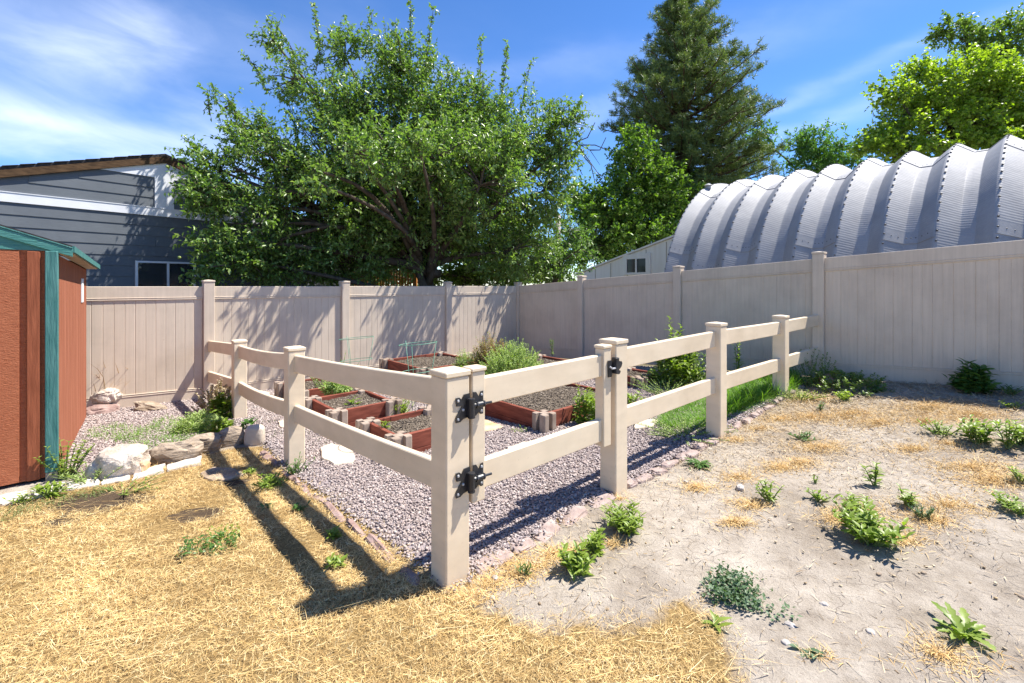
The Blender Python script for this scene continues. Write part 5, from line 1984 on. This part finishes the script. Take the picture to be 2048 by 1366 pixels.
def plant(name, label, cat, c, mat, nst, h, spread, leaf, per, erect=.8, mode='clump', group=None, stem='stem_green', prof=LANCE, tilt=.5, kind=None, stems=True):
    """clump: stems fan out from the base carrying leaves; rosette: leaves straight from the base; mat: low spreading sheet"""
    c = Vector(c)
    Bs, Ds, Ns, Ls = [], [], [], []
    sm = MB()
    for i in range(nst):
        a = RNG.uniform(0, 2 * math.pi)
        rr = spread * math.sqrt(RNG.uniform(0, 1))
        if mode == 'rosette':
            el = RNG.uniform(.15, 1.1) * erect
            d = Vector((math.cos(a) * math.cos(el), math.sin(a) * math.cos(el), math.sin(el)))
            Bs.append(c + Vector((RNG.normal(0, .012), RNG.normal(0, .012), RNG.uniform(.0, .3) * h)))
            Ds.append(d)
            Ns.append(Vector((-d.x * .5, -d.y * .5, 1)))
            Ls.append(leaf[0] * RNG.uniform(.6, 1.15))
            continue
        if mode == 'mat':
            p = c + Vector((math.cos(a) * rr * RNG.uniform(.8, 1.2), math.sin(a) * rr, 0))
            p.z = h1(p.x, p.y) + RNG.uniform(.006, h)
            for k in range(per):
                d = Vector(RNG.normal(0, 1, 3))
                d.z = abs(d.z) * erect
                Bs.append(p + Vector(RNG.normal(0, .012, 3)) * Vector((1, 1, .3)).length)
                Ds.append(d)
                Ns.append(Vector((RNG.normal(0, .4), RNG.normal(0, .4), 1)))
                Ls.append(leaf[0] * RNG.uniform(.6, 1.2))
            continue
        if mode == 'dome':
            q = Vector(RNG.normal(0, 1, 3))
            q.z = abs(q.z) * 1.1
            q.normalize()
            k_ = RNG.uniform(.25, 1) ** .4 * RNG.uniform(.85, 1.12)
            p = c + Vector((q.x * spread, q.y * spread, q.z * h * .88)) * k_ + Vector((0, 0, h * .04))
            sd_ = (q + Vector((RNG.normal(0, .3), RNG.normal(0, .3), erect))).normalized()
            tl = RNG.uniform(.6, 1.2) * tilt * .2
            p0_ = p - sd_ * tl * .6
            if stems:
                sm.tube([p0_, p0_ + sd_ * tl], [.0016, .0009], 4, caps=False)
            for k in range(per):
                t = (k + RNG.uniform(0, 1)) / per
                w = k * 2.4 + RNG.normal(0, .3)
                d = Vector((math.cos(w), math.sin(w), RNG.normal(.35, .25))) + sd_ * .5
                Bs.append(p0_ + sd_ * tl * t)
                Ds.append(d)
                Ns.append(Vector((RNG.normal(0, .3) - d.x * .3, RNG.normal(0, .3) - d.y * .3, 1)))
                Ls.append(leaf[0] * RNG.uniform(.6, 1.2))
            continue
        b0 = c + Vector((math.cos(a), math.sin(a), 0)) * (rr * .35)
        b0.z = h1(b0.x, b0.y) if abs(c.z - h1(c.x, c.y)) < .05 else c.z
        hh = h * RNG.uniform(.6, 1.05) * (1 - .35 * rr / (spread + 1e-6) * (1 - erect))
        tip = b0 + Vector((math.cos(a) * rr, math.sin(a) * rr, hh)) + Vector((RNG.normal(0, .02), RNG.normal(0, .02), 0))
        mid = b0.lerp(tip, .5) + Vector((0, 0, hh * .08))
        if stems:
            sm.tube([b0, mid, tip], [.0036 + .004 * h, .003 + .003 * h, .0015], 5, caps=False)
        for k in range(per):
            t = ((k + RNG.uniform(0, 1)) / per) ** .8
            p = b0.lerp(mid, t * 2) if t < .5 else mid.lerp(tip, t * 2 - 1)
            w = k * 2.4 + RNG.normal(0, .3)
            d = Vector((math.cos(w), math.sin(w), tilt + RNG.normal(0, .2) + t * .5))
            Bs.append(p)
            Ds.append(d)
            Ns.append(Vector((-d.x * .4, -d.y * .4, 1)))
            Ls.append(leaf[0] * RNG.uniform(.7, 1.15) * (1.15 - .4 * t))
    A = lambda l: np.array([list(x) for x in l])
    L = np.array(Ls)
    n = len(L)
    if leaf[0] < .035:
        V, Q = diamonds(A(Bs), A(Ds), A(Ns), L, L * leaf[1], .2)
    else:
        V, Q = strips(A(Bs), A(Ds), A(Ns), L, L * leaf[1] * 1.25, RNG.uniform(.1, .6, n), prof, .35)
    o = np_mesh(name, V, Q, M[mat], loc=c)
    tag(o, label, cat, group, kind)
    if sm.v:
        sm.build('stem', M[stem], o)
    return o


DW = 'weeds on the bare dirt'


def weed(u, v, label, mat='leaf_weed', nst=9, h=.12, spread=.06, leaf=(.055, .3), per=9, **k):
    h, spread, leaf = h * .88, spread * .9, (leaf[0] * .88, leaf[1])
    return plant('weed', label, 'weed', G(u, v), mat, nst, h, spread, leaf, per, **k)


weed(1250, 1062, 'big bright green weed clump in front of the gate post', nst=34, h=.135, spread=.11, leaf=(.058, .26), per=10, group=DW)
weed(1150, 1148, 'bright green weed clump with long leaves, front one of a pair below the gate', nst=18, h=.12, spread=.075, leaf=(.062, .28), per=9, group=DW)
weed(1192, 1108, 'leafy green weed just behind the clump below the gate', nst=14, h=.125, spread=.06, leaf=(.055, .28), per=9, group=DW)
weed(1050, 1152, 'tiny weed sprig near the white pebble', 'leaf_weed_dark', 6, .07, .03, (.035, .3), 7, group=DW)
weed(1398, 932, 'low dark green toothed weed beside the pink edging stones', 'leaf_weed_dark', 75, .07, .1, (.10, .24), 1, mode='rosette', erect=.6, prof=TOOTH, group=DW)
weed(1538, 1002, 'medium weed with upright shoots in dry grass near the bare path', 'leaf_weed', 10, .12, .07, (.05, .27), 9, group=DW)
weed(1608, 880, 'small flat dark weed on pale dirt, right of the second rail post', 'leaf_weed_dark', 14, .05, .09, (.04, .35), 6, group=DW)
weed(1748, 972, 'single upright weed sprig with a tidy stacked leaf stem', 'leaf_weed', 3, .19, .015, (.055, .36), 16, group=DW)
weed(1637, 1002, 'small two-leaved weed in dry grass left of the upright sprig', 'leaf_weed', 6, .07, .06, (.05, .32), 5, group=DW)
weed(1630, 968, 'tiny weed seedling behind the small two-leaved weed', 'leaf_weed', 4, .05, .02, (.03, .35), 6, group=DW)
weed(1740, 1085, 'largest green weed clump, in the middle of the bare dirt', 'leaf_weed', 34, .16, .14, (.075, .28), 9, group=DW)
weed(1722, 1030, 'leafy weed directly behind the largest clump', 'leaf_weed', 12, .13, .07, (.055, .3), 8, group=DW)
weed(1813, 1012, 'small bushy weed right of the largest clump', 'leaf_weed', 8, .11, .04, (.05, .34), 7, group=DW)
weed(1847, 1038, 'grey-green little weed in dry grass right of the largest clump', 'leaf_blue', 9, .09, .05, (.028, .4), 12, group=DW)
weed(1955, 888, 'tall bright weed with large leaves at the upper right of the dirt', 'leaf_weed', 16, .20, .10, (.085, .32), 9, group=DW)
weed(1885, 872, 'loose spreading weed left of the tall bright one', 'leaf_weed', 16, .12, .13, (.04, .35), 9, group=DW)
weed(2014, 898, 'narrow tall weed right of the bright large-leaved weed', 'leaf_weed', 5, .22, .03, (.07, .3), 13, group=DW)
weed(2044, 890, 'wide-leaved weed cut by the right edge, upper one', 'leaf_weed', 14, .18, .09, (.08, .34), 8, group=DW)
weed(2018, 1016, 'small weed near the right edge, beside dry grass', 'leaf_weed', 8, .09, .06, (.05, .3), 7, group=DW)
weed(2044, 1030, 'low weed cut by the right edge, lower one', 'leaf_weed', 9, .08, .06, (.05, .3), 7, group=DW)
weed(2040, 965, 'weed sprig at the right edge between the upper and lower ones', 'leaf_weed', 6, .10, .04, (.045, .3), 8, group=DW)
weed(1470, 1192, 'blue-green creeping weed spreading flat on the dirt', 'leaf_blue', 105, .045, .125, (.024, .62), 9, mode='mat', erect=.7, group=DW)
weed(1560, 1235, 'trailing shoot of small round blue-green leaves', 'leaf_blue', 16, .02, .05, (.022, .62), 5, mode='mat', erect=.5, group=DW)
weed(1430, 1253, 'broad-leaved seedling at the edge of the dry lawn', 'leaf_weed', 9, .02, .02, (.075, .25), 1, mode='rosette', erect=.95, prof=OVATE, group=DW)
weed(1620, 1305, 'small low rosette of dull green leaves at the bottom right', 'leaf_blue', 26, .02, .03, (.055, .32), 1, mode='rosette', erect=.55, prof=OVATE, group=DW)
weed(1930, 1275, 'toothed dandelion-like rosette in the lower right corner', 'leaf_weed', 30, .06, .03, (.115, .24), 1, mode='rosette', erect=.85, prof=TOOTH, group=DW)
weed(1690, 802, 'yellow-green weed at the far end of the pale edging', 'leaf_bright', 18, .10, .08, (.05, .28), 8, group=DW)
weed(1640, 822, 'little dark weed on litter beyond the last rail post', 'leaf_weed_dark', 5, .09, .02, (.04, .35), 8, group=DW)
weed(1480, 770, 'faint yellow weed tuft beside the last rail post', 'leaf_bright', 8, .10, .08, (.04, .2), 6, group=DW)
weed(1752, 785, 'low dark green weed in the shade strip of the fence', 'leaf_weed_dark', 12, .06, .08, (.05, .35), 6, group=DW)
weed(2020, 790, 'small weed at the fence foot near the right edge', 'leaf_weed_dark', 12, .10, .09, (.05, .3), 7, group=DW)
weed(2025, 818, 'bright small weed just in front of the fence shadow', 'leaf_weed', 8, .07, .06, (.05, .32), 6, group=DW)
weed(1600, 800, 'pale green weeds by the last rail post', 'leaf_bright', 30, .12, .22, (.04, .2), 8, group=DW)
plant('shrub', 'dark green large-leaved bush against the tall fence on the right', 'plant', G(1945, 784), 'leaf_weed_dark', 80, .28, .15, (.085, .36), 7, mode='dome', prof=OVATE, tilt=.7)
plant('shrub', 'dark low leafy shrub at the foot of the fence post by the rails', 'plant', G(1690, 776), 'leaf_dark', 150, .20, .42, (.035, .5), 12, mode='dome')
plant('shrub', 'wiry dark shrub behind the last rail bay', 'plant', G(1622, 765), 'leaf_dark', 70, .40, .30, (.028, .5), 12, mode='dome', tilt=1.2)

LW = 'weeds in the dry lawn'
weed(420, 1098, 'spreading clover-like weed patch in the dry lawn', 'leaf_weed_dark', 46, .035, .14, (.03, .55), 7, mode='mat', erect=.5, group=LW)
weed(455, 1075, 'loose clover sprigs right above the clover-like patch', 'leaf_weed', 22, .04, .10, (.026, .55), 6, mode='mat', erect=.6, group=LW)
weed(665, 1078, 'small leafy weed in the rail shadow on the lawn', 'leaf_weed', 9, .05, .03, (.06, .3), 4, group=LW)
weed(672, 1135, 'small leafy weed between rail shadow and gravel edge', 'leaf_weed', 9, .05, .03, (.055, .28), 4, group=LW)
weed(598, 1022, 'small weed in the inner rail shadow', 'leaf_weed_dark', 8, .04, .03, (.05, .28), 4, group=LW)
weed(497, 948, 'bright little weed above the grey sunken stone', 'leaf_weed', 9, .05, .03, (.05, .34), 4, group=LW)
weed(535, 1018, 'dull weed sprig on the lawn between the two rail shadows', 'leaf_weed_dark', 6, .03, .03, (.045, .28), 4, group=LW)
weed(545, 975, 'green weeds at the foot of the left rail post, lawn side', 'leaf_weed', 22, .09, .11, (.06, .25), 6, group=LW)
weed(592, 950, 'tall thin weeds hugging the left rail post', 'leaf_weed_dark', 12, .15, .10, (.05, .2), 7, group=LW)
weed(100, 995, 'grassy weed under the teal corner trim', 'leaf_weed', 26, .10, .07, (.11, .14), 3, group=LW)
weed(45, 1008, 'small green weed in front of the shed door', 'leaf_weed', 10, .06, .06, (.05, .25), 5, group=LW)
weed(130, 958, 'leafy climbing weed against the shed corner', 'leaf_weed', 24, .34, .16, (.045, .4), 13, group=LW)
weed(185, 965, 'trailing weeds between shed corner and white boulder', 'leaf_herb', 26, .14, .20, (.035, .35), 9, group=LW)
weed(245, 985, 'thin green weeds on the white edging slab', 'leaf_weed', 14, .06, .22, (.04, .22), 5, group=LW)

# plants around the beds and along the back
q = G(420, 842)
plant('stonecrop', 'dried beige flower heads of a stonecrop clump by the second left post', 'plant', (q.x - .05, q.y + .25, h1(q.x, q.y)), 'dry_flower', 150, .42, .26, (.026, .9), 22, mode='dome', stem='stem_dry', tilt=.6)
plant('leafy_plant', 'bright green leafy plant at the foot of the second left post', 'plant', G(447, 838), 'leaf_weed', 90, .27, .15, (.06, .42), 8, mode='dome', prof=OVATE)
plant('leafy_plant', 'grassy grey-green clump in front of the dried stonecrop', 'plant', G(395, 862), 'leaf_herb', 120, .18, .22, (.06, .14), 10, mode='dome', erect=1.2)
plant('leafy_plant', 'wide-leaved green plant in front of the rock row', 'plant', G(445, 872), 'leaf_weed', 40, .14, .13, (.07, .4), 6, mode='dome', prof=OVATE)
plant('leafy_plant', 'dark broad-leaved seedling right of the second left post', 'plant', G(492, 862), 'leaf_weed_dark', 5, .10, .05, (.10, .35), 4, prof=OVATE)
plant('dry_grass_clump', 'tall dead grass stalks at the back fence beside the shed', 'grass', G(218, 818), 'tuft', 26, .50, .16, (.30, .022), 3, stem='stem_dry', prof=BLADE, tilt=1.6)
q = G(690, 790)
plant('flowering_weed', 'wispy pale flowering weed inside the back wire cage', 'plant', (q.x, 6.1, -.16), 'leaf_herb', 24, .62, .34, (.022, .7), 18, tilt=.8)
plant('flowering_weed', 'wispy pale weed left of the back wire cage', 'plant', (D(645, VH, 6.2).x, 6.2, -.16), 'leaf_herb', 10, .55, .20, (.022, .7), 12, tilt=.8)
plant('herb', 'low leafy herb between the left and middle raised beds', 'plant', U(672, 785, .05), 'leaf_herb', 110, .15, .16, (.045, .35), 8, mode='dome', tilt=.5)
plant('weed', 'single upright weed beside the middle bed with curling leaves', 'weed', G(704, 845), 'leaf_weed', 2, .30, .02, (.13, .25), 9, tilt=.5)
plant('grass_clump', 'bright grassy clump between middle and front beds', 'grass', G(800, 838), 'leaf_bright', 40, .22, .10, (.10, .1), 4)
plant('weed', 'small pale seedling growing in the front bed soil', 'weed', U(770, 858, .09), 'leaf_bright', 4, .09, .02, (.05, .3), 6)
plant('herb', 'round light-green cushion herb in front of the tall raised bed', 'plant', Vector((-.60, 6.25, .08)), 'leaf_bright', 420, .18, .23, (.03, .25), 12, mode='dome', tilt=.4)
plant('shrub', 'reddish-green stalky herb bush behind the silvery one', 'plant', Vector((-.33, 7.05, -.05)), 'leaf_red', 420, .66, .34, (.035, .28), 16, mode='dome', erect=1.6, tilt=1.1, stem='stem_dry')
plant('shrub', 'feathery green herb at the left of the reddish stalks', 'plant', Vector((-.66, 7.0, -.02)), 'leaf_herb', 170, .42, .26, (.035, .22), 14, mode='dome', erect=1.2, tilt=.8)
plant('shrub', 'round silvery-green herb bush behind the gate', 'plant', Vector((.02, 6.45, -.08)), 'leaf_herb', 1100, .66, .50, (.026, .55), 16, mode='dome', tilt=.7)
plant('weed', 'thin dark upright stalk before the shaded right fence', 'weed', D(1104, 712, 8.3), 'leaf_dark', 2, .42, .02, (.05, .4), 22)
plant('leafy_plant', 'tall bushy leafy plant right of the small bed', 'plant', G(1355, 770), 'leaf_weed', 190, .66, .33, (.07, .4), 9, mode='dome', erect=1.0, prof=OVATE, tilt=1.0)
plant('leafy_plant', 'upright leafy shoot rising above the top rail', 'plant', G(1350, 762), 'leaf_weed', 5, .98, .08, (.09, .36), 26, prof=OVATE)
plant('leafy_plant', 'short leafy shoot left of the tall upright shoot', 'plant', G(1318, 762), 'leaf_weed', 3, .80, .05, (.075, .36), 20, prof=OVATE)
plant('leafy_plant', 'upright weed in the second rail bay before the fence', 'plant', G(1478, 765), 'leaf_weed', 4, .56, .06, (.075, .32), 18)
plant('leafy_plant', 'leafy weed growing behind the gate latch stile', 'plant', G(1185, 848), 'leaf_weed', 60, .36, .18, (.07, .32), 9, mode='dome', erect=1.2, tilt=.9)
plant('leafy_plant', 'slender leafy weed with small leaves behind the gate rail', 'plant', G(1165, 850), 'leaf_weed', 3, .40, .05, (.06, .34), 18)
plant('leafy_plant', 'low leafy weed just right of the gate post', 'plant', G(1262, 815), 'leaf_weed', 12, .18, .10, (.07, .36), 8)
plant('leafy_plant', 'dark weed in shade behind the second right post', 'plant', G(1402, 770), 'leaf_dark', 12, .50, .16, (.07, .35), 10)
plant('flowering_weed', 'scrubby pale-flowered weeds along gravel before the small bed', 'plant', G(1335, 790), 'leaf_herb', 60, .20, .42, (.022, .6), 12)
plant('flowering_weed', 'pale scrubby weeds at gravel edge by the second right post', 'plant', G(1370, 872), 'leaf_herb', 70, .10, .34, (.022, .6), 12)
plant('weed', 'tiny green patch in gravel behind the gate', 'weed', G(1040, 866), 'leaf_weed', 16, .02, .09, (.03, .4), 5, mode='mat', erect=.5)


def ground_patch(label, pxs, mat, dens, L, W, hh=.0, name='green_grass', cat='grass', lean=(0, 0), el=(.9, .3)):
    poly = Gxy(pxs)
    lo_, hi_ = poly.min(0), poly.max(0)
    n = int(dens * np.prod(hi_ - lo_))
    x = RNG.uniform(lo_[0], hi_[0], n)
    y = RNG.uniform(lo_[1], hi_[1], n)
    e = RNG.normal(0, .03, (n, 2))
    k = inside(x + e[:, 0], y + e[:, 1], poly)
    x, y = x[k], y[k]
    n = len(x)
    a = RNG.uniform(0, 6.28, n)
    el_ = np.abs(RNG.normal(el[0], el[1], n))
    d = np.stack([np.cos(a) * np.cos(el_) + lean[0], np.sin(a) * np.cos(el_) + lean[1], np.sin(el_)], -1)
    pn = np.array([.6 + .6 * abs(noise.noise(Vector((p * 5, q * 5, 1)))) for p, q in zip(x, y)])
    V, Q = strips(np.column_stack([x, y, hgt(x, y) + .01]), d, np.stack([-np.cos(a), -np.sin(a), np.full(n, .4)], -1), RNG.uniform(L * .5, L * 1.2, n) * pn, RNG.uniform(W * .7, W * 1.3, n), RNG.uniform(.1, .8, n), BLADE, .2)
    o = np_mesh(name, V, Q, M[mat])
    return tag(o, label, cat, kind='stuff')


ground_patch('tall lush green grass behind the right rails between the posts', [(1450, 838), (1450, 770), (1500, 765), (1580, 755), (1600, 775), (1570, 790), (1500, 815)], 'grass_green', 11000, .27, .006, el=(1.05, .25))
ground_patch('short green grass patch behind the lower rail left of the second right post', [(1310, 855), (1330, 825), (1400, 795), (1450, 780), (1450, 840), (1415, 862), (1360, 862)], 'grass_green', 24000, .085, .005)
ground_patch('green ground cover spreading over gravel beside the shed', [(165, 868), (230, 850), (290, 862), (330, 835), (390, 850), (430, 870), (410, 888), (330, 905), (290, 908), (250, 890), (180, 880)], 'grass_green', 9000, .075, .005, name='ground_cover', cat='ground cover', el=(.7, .4))
ground_patch('creeping green mat in gravel left of the first rail post, far strip', [(500, 850), (540, 838), (572, 832), (575, 842), (520, 856), (500, 858)], 'moss', 30000, .022, .006, name='ground_cover', cat='ground cover')
ground_patch('creeping green mat around the left rail post', [(528, 872), (545, 860), (575, 856), (600, 862), (640, 866), (672, 880), (668, 894), (612, 894), (570, 880), (540, 884)], 'moss', 30000, .022, .006, name='ground_cover', cat='ground cover')
ground_patch('yellowish fading grass between shed edging and dry lawn', [(0, 1025), (60, 1005), (130, 990), (220, 972), (230, 985), (120, 1012), (30, 1040), (0, 1050)], 'moss', 5200, .05, .004, name='fading_grass', el=(.5, .4))

# ------------------------------------------------------------------ sky, sun, camera
SUN_AZ = Vector((.955, .297)).normalized()    # towards the sun, horizontally
SUN_EL = rad(59.3)
w = bpy.data.worlds.new('World')
SC.world = w
w.use_nodes = True
nt = w.node_tree
bg = nt.nodes['Background']
sky = nt.nodes.new('ShaderNodeTexSky')
sky.sky_type = 'NISHITA'
sky.sun_disc = False
sky.sun_elevation = SUN_EL
sky.sun_rotation = math.atan2(SUN_AZ.x, SUN_AZ.y)
sky.altitude = 2500
sky.air_density = 1.0
sky.dust_density = 0.0
sky.ozone_density = 4.0
tc = nt.nodes.new('ShaderNodeTexCoord')
sep = nt.nodes.new('ShaderNodeSeparateXYZ')
nt.links.new(tc.outputs['Generated'], sep.inputs[0])


def mth(op, a, b_=None, c=None):
    n = nd(nt, 'ShaderNodeMath', operation=op)
    for i, val in enumerate((a, b_, c)):
        if val is None:
            continue
        if isinstance(val, (int, float)):
            n.inputs[i].default_value = val
        else:
            nt.links.new(val, n.inputs[i])
    return n.outputs[0]


az = mth('ARCTAN2', sep.outputs['X'], sep.outputs['Y'])
el = mth('ARCSINE', sep.outputs['Z'])
cv = nt.nodes.new('ShaderNodeCombineXYZ')
nt.links.new(mth('MULTIPLY', az, 1.0), cv.inputs['X'])
nt.links.new(mth('MULTIPLY_ADD', el, 2.6, mth('MULTIPLY', az, .25)), cv.inputs['Y'])
nw = noise_n(nt, cv.outputs[0], 3.2, 5, .5)
nf = noise_n(nt, cv.outputs[0], 5.0, 7, .58)
nf.inputs['Distortion'].default_value = .6
wob = mth('MULTIPLY_ADD', nw.outputs['Fac'], .34, -.17)
az2 = mth('ADD', az, wob)
el2 = mth('MULTIPLY_ADD', wob, .45, el)
# wisps of cirrus: azimuth, elevation, half sizes (degrees), tilt, strength
CLOUDS = [(-44, 13.5, 13, 2.6, -.08, .95), (-41, 20.5, 4.5, 4.2, .3, .62), (-47, 10.8, 11, 1.1, .02, .55), (-33, 15, 9, 1.9, -.12, .42), (-50, 21, 8, 2.5, .1, .30), (-30, 24, 16, 4, .1, .22),
          (9, 19.5, 8, 1.5, .05, .32), (30, 15.5, 11, .9, .16, .34), (33, 19, 12, .9, .13, .26), (22, 25, 18, 2.2, .05, .20), (-4, 24, 10, 1.6, .1, .22), (60, 18, 14, 3, .1, .3), (-75, 16, 14, 4, 0, .6), (-110, 20, 20, 5, .1, .4), (120, 25, 25, 6, .1, .3)]
tot = None
for a0, e0, sa, se, tl, st_ in CLOUDS:
    dx = mth('ADD', az2, -rad(a0))
    dy = mth('MULTIPLY_ADD', dx, -tl, mth('ADD', el2, -rad(e0)))
    dx = mth('DIVIDE', dx, rad(sa))
    dy = mth('DIVIDE', dy, rad(se))
    r2 = mth('MULTIPLY_ADD', dx, dx, mth('MULTIPLY', dy, dy))
    g_ = mth('MULTIPLY', mth('EXPONENT', mth('MULTIPLY', r2, -1.0)), st_)
    tot = g_ if tot is None else mth('ADD', tot, g_)
fib = nd(nt, 'ShaderNodeMapRange')
nt.links.new(nf.outputs['Fac'], fib.inputs[0])
fib.inputs[1].default_value = .32
fib.inputs[2].default_value = .68
fib.inputs[3].default_value = .45
fib.inputs[4].default_value = 1.1
mu = nd(nt, 'ShaderNodeMath', operation='MULTIPLY', use_clamp=True)
nt.links.new(tot, mu.inputs[0])
nt.links.new(mth('MULTIPLY', fib.outputs[0], .55), mu.inputs[1])
hs = nd(nt, 'ShaderNodeHueSaturation')
hs.inputs['Hue'].default_value = .505
hs.inputs['Saturation'].default_value = 1.18
hs.inputs['Value'].default_value = 1.1
nt.links.new(sky.outputs[0], hs.inputs['Color'])
cloudc = mix(nt, mu.outputs[0], hs.outputs['Color'], (7.0, 7.5, 8.6))
nt.links.new(cloudc, bg.inputs['Color'])
bg.inputs['Strength'].default_value = .108

sl = bpy.data.lights.new('sun', 'SUN')
sl.energy = 5.0
sl.angle = rad(.53)
sl.color = (1, .95, .86)
so = bpy.data.objects.new('sun', sl)
COL.objects.link(so)
sd = Vector((SUN_AZ.x * math.cos(SUN_EL), SUN_AZ.y * math.cos(SUN_EL), math.sin(SUN_EL)))
so.rotation_euler = sd.to_track_quat('Z', 'Y').to_euler()

cam = bpy.data.cameras.new('camera')
cam.lens = F / 2048 * 36
cam.sensor_width = 36
cam.shift_y = -(683 - VH) / 2048
cam.clip_end = 1000
cam.clip_start = .05
co = bpy.data.objects.new('camera', cam)
co.location = (0, 0, H)
co.rotation_euler = (rad(90), 0, 0)
COL.objects.link(co)
SC.camera = co
SC.view_settings.view_transform = 'Standard'
SC.view_settings.look = 'None'
SC.view_settings.gamma = 1
SC.view_settings.exposure = 1.06
